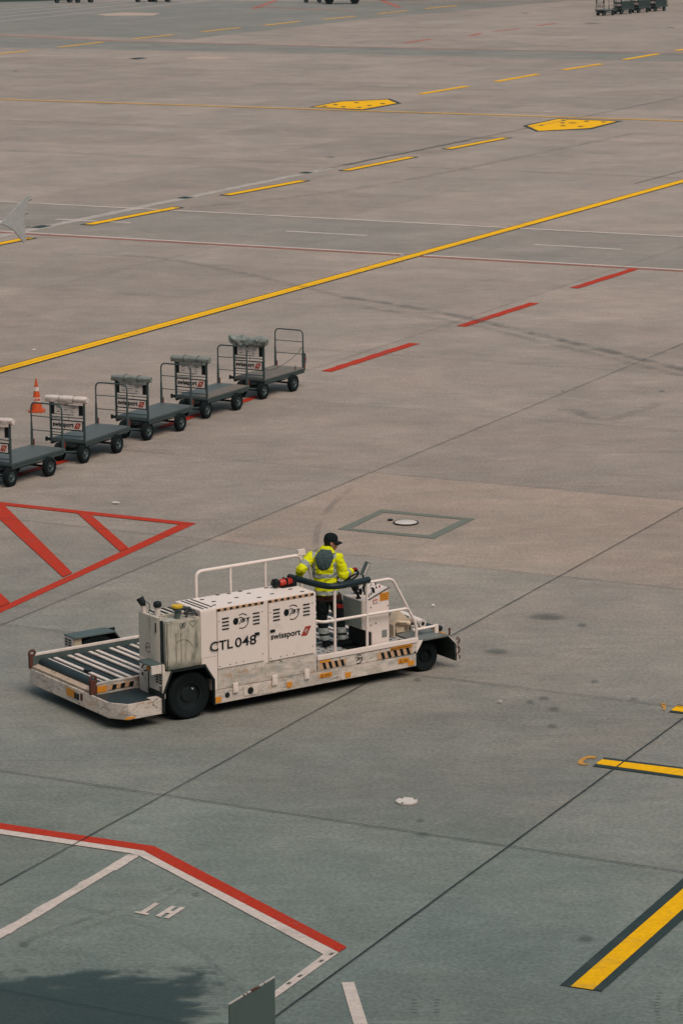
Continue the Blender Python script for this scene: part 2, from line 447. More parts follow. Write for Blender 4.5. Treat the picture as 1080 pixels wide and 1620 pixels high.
# long lines
line('road_edge_line', -120, 312.6, 1200, 381.2, .11, 'paint_white', Z3)
line('road_edge_line', -120, 359.0, 637, 402.3, .10, 'paint_white', Z3)
line('road_edge_line', 668, 404.2, 1200, 434.2, .10, 'paint_white', Z3)
line('road_border_line', -120, 360.9, 632, 404.0, .075, 'paint_red_faded', Z3)
line('road_border_line', 664, 406.0, 1200, 436.2, .075, 'paint_red_faded', Z3)
for a in ((89, 347, 207, 353), (452.5, 366, 580, 373), (845, 387.4, 983, 395)): line('road_centre_dash', *a, .10, 'paint_white', Z3)
line('road_centre_dash', 1000, 400, 1032, 402, .07, 'paint_white_dull', Z3)
line('taxi_line_border', -150, 628.5, 1230, 245, .27, 'paint_dark', Z4)
line('taxi_line', -150, 628.5, 1230, 245, .205, 'paint_yellow', Z5)
for a in ((-60, 398, 47, 377), (140.5, 355.6, 279, 328.8), (358, 309, 479, 286.4), (546.5, 270, 651, 248.8), (708.5, 235.8, 799.5, 218.3)):
    dx, dy = (a[2]-a[0])*.03, (a[3]-a[1])*.03
    line('guide_dash_border', a[0]-dx, a[1]-dy, a[2]+dx, a[3]+dy, .29, 'paint_dark', Z4)
    line('guide_dash', *a, .20, 'paint_yellow', Z5)
for a in ((665, 149, 739, 136.6), (784, 129.5, 850, 117.7), (890, 111, 950, 101.5), (986, 94.7, 1041, 85.3), (1069, 80.5, 1110, 74)):
    line('guide_dash', *a, .24, 'paint_yellow', Z5)
for a in ((-20, 88, 45, 80.5), (93.5, 75, 164, 66.7), (210, 62, 275, 55), (319, 50.5, 380, 43.8), (418, 40.5, 474, 34), (512, 31, 562, 26), (597, 22, 645, 17), (672, 14, 722, 9)):
    line('guide_dash', *a, .26, 'paint_yellow_dull', Z5)
line('stand_lead_line', -120, 153.5, 1200, 195.6, .20, 'paint_yellow_dull', Z5)
line('worn_line', -40, 382, 522, 266.6, .26, 'paint_white_dull', Z2, .25)
for a in ((55, 361, 75, 357), (286, 314.5, 300, 311.6), (478, 274.8, 490, 272.3)): line('repair_patch', *a, .25, 'paint_dark', Z3)
line('worn_line', 545, 261, 742, 221.5, .14, 'joint_faint', Z2, .4)
line('worn_line', 742, 219.5, 780, 218, .12, 'joint_faint', Z2, .4)
# far road
line('road_edge_line', -120, 73.2, 540, 85.5, .16, 'paint_white_dull', Z3)
line('road_edge_line', 540, 85.5, 1200, 101.2, .16, 'paint_white_dull', Z3)
line('road_border_line', -120, 49.6, 185, 65, .16, 'paint_red_faded', Z3)
line('road_border_line', 185, 65, 540, 74.2, .14, 'paint_red_faded', Z3)
line('road_border_line', 540, 74.2, 1200, 86.8, .14, 'paint_red_faded', Z3)
for a in ((15, 65.3, 64, 68), (175, 70, 240, 73), (360, 76.3, 425, 77.8), (554, 80, 619, 82), (752, 84, 822, 86), (960, 88.3, 1010, 89.3)):
    line('road_centre_dash', *a, .13, 'paint_white_dull', Z3)
for a in ((-60, 40, 330, 1), (-60, 33, 270, 1), (-60, 27, 220, 1.5), (-60, 21.5, 180, 2), (-60, 16.5, 150, 2.5), (-60, 12, 120, 3)):
    line('parking_line', *a, .22, 'paint_white_dull', Z3)
for a in ((401, 14, 436, 1), (400, 11, 560, 17), (602, 0, 632, 12)): line('stand_boundary_line', *a, .22, 'paint_red_faded', Z3)
for a in ((742, 57, 760, 53), (780, 49.5, 822, 45.5), (848, 41, 880, 37), (640, 68, 680, 62)): line('stand_boundary_dash', *a, .22, 'paint_red_faded', Z3)
flat('repaired_patch', [(152, 23), (195, 19.6), (255, 21), (243, 24.6), (170, 25)], 'paint_pale', Z2)
flat('repaired_patch', [(292, 91), (320, 89.4), (370, 90.2), (351, 94), (297, 93.6)], 'paint_pale', Z2)
flat('drain_cover', [(203, 92.4), (222, 90.9), (235, 92), (214, 94.3)], 'paint_dark', Z2)
line('short_mark', 601, 135.6, 644, 136.4, .15, 'paint_white', Z3)
line('short_mark', 860, 176.8, 874, 176.3, .15, 'paint_white', Z3)
# painted stand signs (yellow pentagons with dark, worn characters)
flat('stand_sign_border', [(489, 169.2), (540, 159.8), (617, 156.6), (635.5, 163.6), (574, 174.6)], 'paint_dark', Z3)
flat('stand_sign', [(494.2, 169.4), (540, 161), (613, 157.9), (627.2, 163.6), (573, 173.3)], 'paint_yellow', Z4)
flat('stand_sign_border', [(825.6, 199.4), (881, 187.4), (985, 191.4), (935, 204.4), (848, 208.3)], 'paint_dark', Z3)
flat('stand_sign', [(833.4, 199.4), (881.4, 188.7), (975, 192.3), (932.5, 203), (851.5, 207.6)], 'paint_yellow', Z4)
for (ox, oy, L) in ((480, 145, ((320, 132), (530, 113), (215, 151), (400, 155), (560, 161), (660, 142), (795, 123))),
                    (820, 175, ((450, 102), (440, 127), (225, 150), (445, 155), (620, 162), (680, 110), (850, 117)))):
    for x, y in L:
        cx, cy = ox + x*.1574, oy + y*.1574
        flat('sign_character', [(cx-5, cy+.5), (cx-1.5, cy-.75), (cx+5, cy-.45), (cx+1.5, cy+.85)], 'paint_dark', Z5)
# red dashes and the hatched red triangle
for a in ((516.5, 588, 655, 543.6), (729, 516.7, 845, 479.7), (907.5, 456.2, 1003, 425.8)): line('red_dash', *a, .16, 'paint_red', Z3, .12)
for a in ((10, 757, 106, 728.5), (252, 677.5, 318, 655), (372, 639.5, 408, 627)): line('red_dash', *a, .11, 'paint_red', Z3, .12)
q = lambda *p: [(x/3, 770 + y/3) for x, y in p]
flat('red_hatched_area', q((-120, 61), (932, 175), (850, 181), (-120, 75)), 'paint_red', Z3)
flat('red_hatched_area', q((-120, 656), (-120, 632), (850, 181), (932, 175)), 'paint_red', Z2)
flat('red_hatched_area', q((-40, 72), (20, 88), (345, 412), (300, 432), (-40, 120)), 'paint_red', Z4)
flat('red_hatched_area', q((358, 119), (420, 124), (610, 292), (572, 310)), 'paint_red', Z4)
flat('red_hatched_area', q((-90, 420), (-90, 500), (0, 575), (50, 552)), 'paint_red', Z4)
# stand boundary, bottom left: red over white
flat('red_boundary_line', [(-60, 1294), (0, 1303), (244.4, 1339.7), (548.7, 1499.4), (535.7, 1507.8), (270, 1370), (227, 1346.5), (0, 1312.5), (-60, 1304)], 'paint_red', Z3)
flat('white_boundary_line', [(-60, 1304.3), (0, 1312.8), (227, 1346.8), (270, 1370.3), (535.7, 1508.1), (511.4, 1511), (270, 1380.8), (222, 1356), (206, 1351), (0, 1320.3), (-60, 1312)], 'paint_white', Z3)
flat('white_boundary_line', [(535.7, 1508.3), (330, 1655), (330, 1647.7), (511.4, 1511.2)], 'paint_white', Z3)
for (x, y) in ((523, 1510.5), (507, 1521.5), (473.5, 1545.5), (456, 1557)):
    for k in (0, 1):
        flat('stencil_mark', [(x-4+k*3.2, y+2.2), (x+1+k*3.2, y-1.2), (x+3+k*3.2, y-1.2), (x-2+k*3.2, y+2.2)], 'paint_dark', Z5)
line('white_dash', 212.5, 1353.6, -40, 1504, .088, 'paint_white', Z3, .16)
flat('white_dash', [(540, 1555.5), (560, 1554.8), (592, 1655), (569, 1655)], 'paint_white', Z3)
q = lambda *p: [(190 + x/9, 1410 + y/9) for x, y in p]
flat('letter_t', q((190, 312), (235, 293), (290, 303), (500, 172), (567, 187), (366, 316), (425, 325), (395, 350)), 'paint_white', Z3)
flat('letter_h', q((505, 362), (735, 218), (800, 230), (715, 287), (765, 296), (860, 232), (930, 245), (690, 400), (625, 388), (715, 328), (655, 318), (580, 378)), 'paint_white', Z3)
# yellow strips on the right
flat('yellow_strip_border', [(885.5, 1559.7), (1080, 1390), (1150, 1329), (1150, 1398), (1080, 1455.6), (950.8, 1569.4)], 'paint_dark', Z3)
flat('yellow_strip', [(902, 1562.4), (1080, 1407), (1150, 1345.9), (1150, 1380), (1080, 1439), (937, 1567.5)], 'paint_yellow', Z4)
flat('yellow_strip_border', [(936.7, 1213), (955, 1199.2), (1080, 1215.3), (1150, 1224.5), (1150, 1242), (1080, 1232.5)], 'paint_dark', Z3)
flat('yellow_strip', [(941.7, 1209.7), (951.7, 1202.5), (1080, 1218.3), (1150, 1227.3), (1150, 1238.5), (1080, 1229.2)], 'paint_yellow', Z4)
flat('yellow_strip_border', [(1057, 1127.3), (1071.5, 1115.6), (1150, 1123.5), (1150, 1139), (1080, 1130)], 'paint_dark', Z3)
flat('yellow_strip', [(1060.5, 1124.8), (1070, 1117.6), (1150, 1126), (1150, 1136), (1080, 1127.8)], 'paint_yellow', Z4)
q = lambda *p: [(900 + x/6, 1090 + y/6) for x, y in p]
flat('marker_character', q((262, 650), (235, 668), (200, 662), (165, 668), (135, 690), (128, 705), (150, 716), (185, 712), (180, 724), (120, 728), (80, 715), (80, 690), (120, 660), (175, 640), (240, 642)), 'paint_orange_faded', Z3)
flat('marker_character', q((868, 138), (912, 145), (915, 180), (908, 212), (880, 208), (890, 180), (870, 172)), 'paint_orange_faded', Z3)
# green-grey square painted round the manhole
q = lambda *p: [(500 + x/3.6, 780 + y/3.6) for x, y in p]
O4 = q((120, 208), (370, 95), (905, 148), (670, 262)); I4 = q((200, 203), (385, 112), (830, 152), (640, 243))
for k in range(4):
    flat('square_marking', [O4[k], O4[(k+1) % 4], I4[(k+1) % 4], I4[k]], 'paint_green_grey', Z2)

# joints between the slabs, laid over the markings
def joint(p, d, t0, t1, w, m, z=.024):
    bm = new(); side = Vector((-d.y, d.x, 0)); t = t0; L = []; R = []
    while t <= t1:
        a = p + d*t; j = (mnoise.noise(a*.9)+mnoise.noise(a*4)*.6)*.008
        ww = w*(1 + .35*mnoise.noise(a*1.7) + max(0, mnoise.noise(a*.8+Vector((9, 3, 1)))-.35)*2.2)
        L.append(bm.verts.new(a + side*(j+ww/2) + Vector((0, 0, z)))); R.append(bm.verts.new(a + side*(j-ww/2) + Vector((0, 0, z)))); t += .4
    for k in range(len(L)-1): bm.faces.new((R[k], R[k+1], L[k+1], L[k]))
    structure('slab_joint', bm, m)
for k, s in enumerate((A2, A1, A0, -35.75, -43.3, -50.9, -58.4, -66)):
    joint(NA*s, NB, 22, 102, (.024, .017, .014, .013, .012, .012, .012, .012)[k], 'joint_dark' if k < 3 else 'joint_faint')
for k in range(11):
    s = B0 + BS*k
    if s > 92: break
    joint(NB*s, NA, -75, 30, (.018, .016, .014, .013, .013, .013, .013, .013, .013)[min(k, 8)], 'joint_dark' if k < 4 else 'joint_faint', .0235)
for k in range(5): joint(NB*(121 + 15*k), NA, -110, 70, .05, 'joint_faint', .0235)
for s in (-60, -45, -30): joint(NA*s, NB, 118, 190, .05, 'joint_faint')

# stains: soft-edged dirt lying on the concrete
def stain_mat(name, col, amt, sc, edge=.5, stretch=(1, 1, 1), lo=.42, hi=.62, square=False):
    m = NT(name)
    tc = m.n('ShaderNodeTexCoord'); sb = m.n('ShaderNodeVectorMath'); sb.operation = 'SUBTRACT'
    m.l(tc.outputs['Generated'], sb.inputs[0]); sb.inputs[1].default_value = (.5, .5, 0)
    mu = m.n('ShaderNodeVectorMath'); mu.operation = 'MULTIPLY'; m.l(sb.outputs[0], mu.inputs[0]); mu.inputs[1].default_value = (2, 2, 0)
    ln = m.n('ShaderNodeVectorMath'); ln.operation = 'LENGTH'; m.l(mu.outputs[0], ln.inputs[0])
    dist = ln.outputs['Value']
    if square:
        ab = m.n('ShaderNodeVectorMath'); ab.operation = 'ABSOLUTE'; m.l(mu.outputs[0], ab.inputs[0])
        sp = m.n('ShaderNodeSeparateXYZ'); m.l(ab.outputs[0], sp.inputs[0]); dist = m.math('MAXIMUM', sp.outputs[0], sp.outputs[1])
    fall = m.ramp(dist, 0, 1, 1, 0)
    nz = m.noise(m.coord(stretch), sc, 8, .7, .5)
    f = m.ramp(m.math('ADD', m.math('MULTIPLY', fall, edge), m.math('MULTIPLY', nz, 1-edge)), lo, hi, 0, amt)
    edge0 = m.ramp(fall, 0.0, .22)
    f = m.math('MULTIPLY', f, edge0)
    m.done(col, .7, 0, .15); m.l(f, m.b.inputs['Alpha']); MATS[name] = m.m
stain_mat('stain_dark', C(.07, .088, .084), .38, 3.2, .42, (.6, 2, 1), .40, .66)
stain_mat('stain_soft', C(.125, .134, .123), .40, 1.1, .30, (.5, 1.3, 1), .36, .72)
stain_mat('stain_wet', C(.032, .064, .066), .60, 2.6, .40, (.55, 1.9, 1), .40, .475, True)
stain_mat('stain_pale', C(.34, .30, .26), .5, 1.6)
stain_mat('tread_mark', C(.075, .088, .083), .34, 3.0, .45)
_zs = [.026]
def stain(px, py, w, h, m='stain_dark', ang=0.0):
    """w, h: size in photograph pixels across and down"""
    c = G(px, py); rx = abs(G(px+w/2, py).x - G(px-w/2, py).x)/2; ry = abs(G(px, py-h/2).y - G(px, py+h/2).y)/2
    bm = new(); _zs[0] += .0004
    vs = [bm.verts.new((rx*x, ry*y, 0)) for x, y in ((-1, -1), (1, -1), (1, 1), (-1, 1))]; bm.faces.new(vs)
    o = structure('stain', bm, m); o.location = (c.x, c.y, _zs[0]); o.rotation_euler = (0, 0, ang); return o
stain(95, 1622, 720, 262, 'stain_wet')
for a in ((865, 977, 120, 20), (785, 1032, 78, 15), (860, 1106, 34, 10), (838, 1112, 26, 8), (875, 1123, 36, 11), (873, 1150, 32, 10), (1002, 1107, 30, 8), (668, 1322, 46, 11),
          (665, 1300, 26, 8), (940, 1080, 26, 8), (660, 1077, 24, 8), (920, 990, 30, 10), (40, 1497, 34, 14), (310, 1417, 34, 8), (890, 620, 14, 4), (1046, 620, 20, 4), (522, 249, 34, 4),
          (935, 37, 56, 4), (1060, 44, 30, 3), (830, 21, 30, 3), (25, 113, 16, 3), (926, 1487, 52, 18), (893, 1545, 8, 5), (905, 195, 30, 5)): stain(*a)
# tyre tracks
def track(pix, w, m):
    P = [G(x, y) for x, y in pix]; pts = []
    for i in range(len(P)-1):
        p0, p1, p2, p3 = P[max(i-1, 0)], P[i], P[i+1], P[min(i+2, len(P)-1)]
        for k in range(8):
            t = k/8; pts.append(.5*((2*p1)+(p2-p0)*t+(2*p0-5*p1+4*p2-p3)*t*t+(3*p1-p0-3*p2+p3)*t**3))
    pts.append(P[-1]); bm = new(); _zs[0] += .0004
    ribbon(bm, pts, w/2, (0, 0, 1)); o = structure('tyre_track', bm, m); o.location.z = _zs[0]
def track_mat(name, amt):
    m = NT(name); nz = m.noise(m.coord((1, 1, 1)), 1.3, 8, .75, .3)
    m.done(C(.10, .11, .102), .6, 0, .3); m.l(m.ramp(nz, .36, .62, 0, amt), m.b.inputs['Alpha']); MATS[name] = m.m
track_mat('track_faint', .22); track_mat('track_mid', .40)
track([(540, 470), (640, 485), (735, 503), (850, 530), (960, 556), (1090, 588)], .34, 'track_mid')
track([(560, 484), (640, 497), (740, 514), (850, 540), (960, 566), (1090, 598)], .30, 'track_faint')
track([(80, 402), (240, 408), (380, 432), (540, 470)], .34, 'track_faint')
track([(1040, 640), (1000, 655), (960, 665), (930, 660), (908, 650), (880, 650)], .3, 'track_faint')
track([(30, 1497), (120, 1462), (215, 1430), (275, 1405)], .05, 'track_mid')
track([(60, 1500), (160, 1462), (240, 1437), (285, 1410)], .06, 'track_faint')
track([(520, 905), (500, 860), (515, 812), (560, 770)], .12, 'track_faint')
track([(440, 1620), (300, 1500), (140, 1440), (-20, 1420)], .08, 'track_faint')
track([(300, 330), (560, 300), (760, 262), (1000, 212)], .4, 'track_faint')
for x in (1040, 1078):
    for k in range(9): stain(x - 3 + abs(k-4)*1.2, 1576 + k*5, 22, 4.6, 'tread_mark', .2)
for x in (655, 690):
    for k in range(5): stain(x, 1588 + k*5, 26, 4.6, 'tread_mark', .2)
# litter
def litter(px, py, w, label):
    c = G(px, py); bm = new(); random.seed(px)
    n = 7; vs = []
    for r in (0, 1):
        for k in range(n):
            a = 2*PI*k/n; q = w*(.5 if r == 0 else .42)*random.uniform(.75, 1.15)
            vs.append(bm.verts.new((q*math.cos(a), q*.55*math.sin(a), .028 + r*.02*random.uniform(.4, 1.6))))
    bm.faces.new(vs[:n]); bm.faces.new(vs[n:])
    for k in range(n): bm.faces.new((vs[k], vs[(k+1) % n], vs[n+(k+1) % n], vs[n+k]))
    o = obj('litter', bm, 'paper', smooth=False); o.location = (c.x, c.y, 0); tag(o, label, 'litter')
litter(183.5, 797.5, .19, 'crumpled white paper scrap beyond the hatched red triangle')
litter(685, 960.5, .07, 'tiny pale scrap on the concrete just past the front of the transporter')
litter(790, 1113, .09, 'tiny white scrap lying on the slab left of the oil smudges')
litter(55, 555, .12, 'small white scrap just below the long yellow taxi line at the left')
# manhole and the white round lid
def lid(name, px, py, r, m, rim, label, spots):
    c = G(px, py); t = thing(name, label, 'manhole', (c.x, c.y, 0))
    b = new(); lathe(b, [(r*.92, .006), (r*.92, .027), (r*.9, .030)], (0, 0, 0), seg=40); obj('lid', b, m, t)
    b = new(); lathe(b, [(r*.94, .006), (r*.94, .028), (r*1.04, .028), (r*1.04, .006)], (0, 0, 0), seg=40, caps=False); obj('rim', b, rim, t)
    for a, q in spots:
        b = new(); lathe(b, [(.018, .030), (.018, .034), (.012, .035)], (r*.86*math.cos(a), r*.86*math.sin(a), 0), seg=10); obj('bolt', b, 'ink_black', t)
lid('manhole_cover', 641.7, 827.8, .25, 'sign_white', 'black_steel', 'pale round manhole cover with dark rim inside the green-grey square', ())
lid('manhole_cover', 643, 1269.5, .152, 'paper', 'sign_white', 'small round white painted cover with dark bolts on the open slab', ((2.1, 1), (.5, 1), (4.2, 1)))
b = new(); lathe(b, [(.055, .006), (.055, .03), (.04, .034)], (0, 0, 0), seg=16); o = obj('drain_plug', b, 'black_steel')
c = G(617, 823.7); o.location = (c.x, c.y, 0); tag(o, 'small dark drain plug beside the pale manhole cover', 'drain')
# ------------------------------------------------------------------ cargo transporter: x forward, y away to its left, origin on the ground under the near side
TO = Vector((-2.0196, 45.2307, 0)); TH = math.radians(34.6)
T = thing('cargo_transporter', 'white pallet transporter with roller deck, rusty bumper and open driving stand on the apron', 'transporter', TO, TH)
def part(name, bm, m, par=None, bevel=0.0): return obj(name, bm, m, par or T, bevel)
def plate_path(bm, pts, z0, z1, th, closed=False):
    """upright plate following a plan outline"""
    P = [Vector((x, y, 0)) for x, y in pts]; n = len(P); off = []
    for i in range(n):
        d0 = (P[i]-P[i-1]).normalized() if i > 0 else None; d1 = (P[i+1]-P[i]).normalized() if i < n-1 else None
        d0 = d0 or d1; d1 = d1 or d0
        n0, n1 = Vector((-d0.y, d0.x, 0)), Vector((-d1.y, d1.x, 0)); m = (n0+n1).normalized(); off.append(P[i] + m*th/max(.4, m.dot(n0)))
    prof = [p.to_tuple()[:2] for p in P] + [p.to_tuple()[:2] for p in off[::-1]]
    return prism(bm, prof, 'z', z0, z1)
# --- chassis and skirts
b = new(); box(b, .05, 3.9, .06, 2.85, .20, .41); box(b, -1.68, .05, .9, 2.8, .20, .41); box(b, -.9, .05, .6, 2.8, .22, .41)
part('chassis', b, 'black_steel')
b = new(); prism(b, [(.0, .185), (3.93, .185), (3.93, .392), (.0, .405)], 'y', .0, .05); sk = part('side_skirt', b, 'worn_white', bevel=.006)
b = new(); box(b, 1.965, 3.86, .0, .05, .40, .575); prism(b, [(3.86, .40), (3.96, .47), (3.96, .60), (3.86, .575)], 'y', .0, .05)
us = part('upper_skirt', b, 'worn_white', bevel=.006)
b = new(); box(b, 1.96, 3.97, -.012, .045, .583, .665); part('platform_sill', b, 'truck_white', bevel=.008)
def panel(name, x0, x1, z0, z1, m, par, y=-.004, th=.006):
    b = new(); box(b, x0, x1, y, y+th, z0, z1); return part(name, b, m, par)
def hazard(par, x0, x1, z0, z1, n, y=-.006, lean=.035, ma='ink_black', mb='orange_decal'):
    h0 = new(); box(h0, x0, x1, y, y+.004, z0, z1); b = new(); s = (x1-x0)/n
    for k in range(n):
        if k % 2 == 0: continue
        a = x0 + k*s; prism(b, [(a, z1), (a+s*.92, z1), (min(x1, a+s*.92+lean), z0), (min(x1-s*.1, a+lean), z0)], 'y', y-.003, y-.001)
    return part('hazard_strip', join2(h0, b), [mb, ma], par)
hazard(us, 1.99, 2.52, .425, .535, 9, ma='ink_black', mb='peach_paint')
hazard(us, 3.14, 3.84, .415, .525, 11, ma='ink_black', mb='peach_paint')
panel('warning_label', 2.0, 2.22, .54, .572, 'orange_decal', us, -.008)
def warn(par, x0, x1, z0, z1, y=-.008):
    o = panel('warning_label', x0, x1, z0, z1, 'orange_decal', par, y)
    b = new(); h = z1-z0; cx = x0 + h*.6
    for pa, pb in (((cx-h*.34, z0+h*.18), (cx, z0+h*.84)), ((cx, z0+h*.84), (cx+h*.34, z0+h*.18)), ((cx+h*.34, z0+h*.18), (cx-h*.34, z0+h*.18))):
        tube(b, [(pa[0], y-.001, pa[1]), (pb[0], y-.001, pb[1])], .0042, 4)
    for k in range(3 if x1-x0 > 2*h else 1):
        xx = cx + h*.6
        if x1-xx > .05: box(b, xx, x1-.02-.01*k, y-.002, y+.001, z0+h*(.25+.2*k), z0+h*(.31+.2*k))
    part('label_print', b, 'ink_black', par)
warn(us, 3.40, 3.84, .535, .578, -.017); warn(sk, 2.0, 2.24, .285, .36); warn(sk, 3.56, 3.78, .275, .36)
panel('reflector', 2.50, 2.61, .215, .30, 'orange_decal', sk, -.008); panel('reflector', 3.76, 3.88, .215, .295, 'orange_decal', sk, -.008)
panel('reflector', 1.36, 1.46, .235, .325, 'orange_decal', sk, -.008); panel('reflector', .012, .115, .205, .30, 'orange_decal', sk, -.008)
for x, r in ((.235, .045),):
    b = new(); lathe(b, [(r, -.006), (r, .02)], (x, 0, .30), 'y', 20); part('port', b, 'void_black', sk)
panel('lamp_plate', .54, .80, .235, .375, 'slat_white', sk, -.012, .012)
b = new(); lathe(b, [(.052, -.02), (.058, -.012)], (.665, 0, .305), 'y', 20); part('side_lamp', b, 'void_black', sk)
for x in (.38, 1.12, 1.74):
    b = new(); box(b, x-.045, x+.045, -.03, -.001, .32, .48); box(b, x-.03, x+.03, -.036, -.03, .335, .40); part('hinge', b, 'truck_white', sk, .006)
def jbt_logo(par, cx, cz, R, y, blob=True, ink='ink_black'):
    """round emblem: open ring, dark ball on its left, slanted letters across it"""
    b = new(); st = 150 if blob else 190
    for a0, a1, r in ((-118, 22, R), (42, 128, R*.98)):
        pts = [(cx + r*math.cos(math.radians(a)), y, cz + r*math.sin(math.radians(a))) for a in range(a0, a1, 8)]
        ribbon(b, pts, .0075, (0, -1, 0))
    pts = [(cx + R*.56*math.cos(math.radians(a)) - R*.30, y, cz + R*.46*math.sin(math.radians(a)) + R*.06) for a in range(10, 170, 10)]
    ribbon(b, pts, .006, (0, -1, 0))
    if blob:
        prism(b, [(cx-R*1.02+R*.42*math.cos(2*PI*k/20), cz+R*.10+R*.48*math.sin(2*PI*k/20)) for k in range(20)], 'y', y-.001, y+.002)
    merge(b, text_bm('JBT', (cx-R*.60, y, cz-R*.38), (1, 0, 0), (0, 0, 1), R*1.85, R*.74, shear=.30, bold=.022))
    part('emblem', b, ink, par)
jbt_logo(us, 2.76, .487, .075, -.003, False)
# --- engine housing beside the deck
b = new(); prism(b, [(-.03, .405), (1.95, .40), (1.95, 1.728), (-.235, 1.74), (-.235, .862), (-.17, .862), (-.03, .62)], 'y', .012, .78)
hood = part('engine_housing', b, 'truck_white', bevel=.008)
b = new(); box(b, -.232, .055, .004, .012, .97, 1.715); box(b, -.02, .055, .004, .012, .42, .962); prism(b, [(-.16, .872), (-.02, .63), (-.02, .962), (-.225, .962), (-.225, .872)], 'y', .004, .012); part('corner_panel', b, 'truck_white', hood)
b = new(); box(b, .065, .935, .003, .012, .418, .745); box(b, .95, 1.93, .004, .012, .418, .715); part('lower_panel', b, 'worn_white', hood, .003)
def door(x0, x1, z0, z1):
    b = new(); box(b, x0, x1, -.010, .010, z0, z1); d = part('housing_door', b, 'truck_white', None, .006)
    for c in (x0+.145, x1-.145):
        for k in range(4):
            b = new(); tube(b, [(c-.062, -.0105, 1.385+k*.057), (c+.062, -.0105, 1.385+k*.057)], .0115, 8); part('vent_slot', b, 'void_black', d)
    jbt_logo(d, (x0+x1)/2+.025, 1.468, .118, -.0135)
    for px, pz in ((x0+.03, z0+.04), (x0+.22, z0+.045), (x0+.34, z0+.05), (x0+.47, z0+.055), (x1-.03, z1-.12), (x0+.03, z1-.16), (x1-.03, z0+.12)):
        b = new(); lathe(b, [(.009, -.014), (.009, -.009)], (px, 0, pz), 'y', 8); part('screw', b, 'black_steel', d)
    return d
d1 = door(.068, .935, .752, 1.682); d2 = door(1.028, 1.892, .728, 1.682)
for d, x in ((d1, .80), (d2, 1.095)):
    b = new(); box(b, x-.045, x+.045, -.026, -.010, 1.195, 1.24); part('latch', b, 'black_steel', d, .004)
part('lettering', merge(text_bm('CTL', (-.08, -.0155, 1.055), (1, 0, 0), (0, 0, 1), .425, .158, bold=.012), text_bm('048', (.385, -.0155, 1.055), (1, 0, 0), (0, 0, 1), .40, .158, bold=.008)), 'ink_black', hood)
part('lettering', text_bm('swissport', (1.06, -.0135, 1.045), (1, 0, 0), (0, 0, 1), .57, .125, bold=.022), 'ink_black', d2)
def swiss_logo(par, x0, z0, w, h, y, lean):
    """slanted red tile with a pale star-like outline"""
    b = new(); prism(b, [(x0, z0), (x0+w-lean, z0), (x0+w, z0+h), (x0+lean, z0+h)], 'y', y, y+.003); part('logo_tile', b, 'logo_red', par)
    cx, cz, q = x0+w/2, z0+h/2, h*.27; b = new()
    P = [(cx+q*.8*math.cos(k*PI/2), y-.002, cz+q*math.sin(k*PI/2)) for k in range(4)]
    tube(b, P, .0055, 4, closed=True); box(b, cx-.01, cx+.01, y-.004, y-.001, cz-.012, cz+.012); part('logo_star', b, 'sign_white', par)
swiss_logo(d2, 1.640, 1.045, .20, .150, -.0135, .085)
# striped rim along the top edge of the two doors, dark slots in the roof, small roof fittings
for x0, x1 in ((.068, .935), (1.028, 1.892)):
    h0 = new(); box(h0, x0, x1, -.013, .010, 1.686, 1.726); b = new(); n = 15; s = (x1-x0)/n
    for k in range(0, n, 2): box(b, x0+k*s, x0+(k+.92)*s, -.0155, -.0135, 1.688, 1.724)
    part('edge_strip', join2(h0, b), ['peach_paint', 'ink_black'], hood)
for x in (-.13, -.05, .05): 
    b = new(); box(b, x-.016, x+.016, .08 if x < .05 else .12, .74, 1.728, 1.7445 - .0055*(x+.235)); part('roof_slot', b, 'void_black', hood)
for x, y in ((.18, .62), (.26, .40), (.75, .72), (.70, .42), (1.02, .55), (1.0, .22), (1.3, .30), (.42, .18), (1.78, .15), (1.72, .40), (.14, .2), (1.45, .70), (.98, .74), (.55, .74)):
    b = new(); box(b, x-.035, x+.035, y-.018, y+.018, 1.72, 1.747 - .0055*(x+.235)); part('roof_latch', b, 'black_steel', hood, .003)
b = new(); tube(b, fillet([(.205, .83, .55), (.205, .83, 2.15), (2.22, .83, 2.15), (2.22, .83, .6)], .12), .027, 10)
for x in (.855, 1.525): tube(b, [(x, .83, .55), (x, .83, 2.15)], .02, 8)
tube(b, [(2.27, .83, 2.2), (2.42, .83, 1.70)], .017, 8); box(b, 2.15, 2.29, .80, .86, 2.15, 2.24)
part('guard_rail', b, 'truck_white')
# --- rear cabinet with tank
b = new(); box(b, -.935, -.242, .315, .715, .862, 1.685); part('rear_cabinet', b, 'cabinet_cream', bevel=.008)
b = new(); prism(b, [(-.935, .315), (-.935, .175), (-.90, .125), (-.87, .125), (-.87, .315)], 'z', .98, 1.70); box(b, -.94, -.87, .315, .715, .98, 1.70)
rc = part('cabinet_cover', b, 'cabinet_cream', bevel=.006)
b = new(); box(b, -.948, -.90, .0, .705, .425, .975); rl = part('rear_lower_panel', b, 'slat_white', bevel=.006)
b = new(); box(b, -.942, -.932, .185, .215, 1.46, 1.615); part('handle_slot', b, 'void_black', rc)
for k in range(4):
    for y, n in ((.165, 4), (.06, 4)):
        b = new(); z = .80 - k*.042; box(b, -.952, -.94, y-.04, y+.04, z-.012, z+.012); part('vent_slot', b, 'void_black', rl)
for k in range(3):
    b = new(); z = .60 - k*.042; box(b, -.952, -.94, .02, .10, z-.012, z+.012); part('vent_slot', b, 'void_black', rl)
b = new(); box(b, -.952, -.946, .585, .63, .68, .735); box(b, -.952, -.946, .60, .64, .90, .93); part('socket', b, 'void_black', rl)
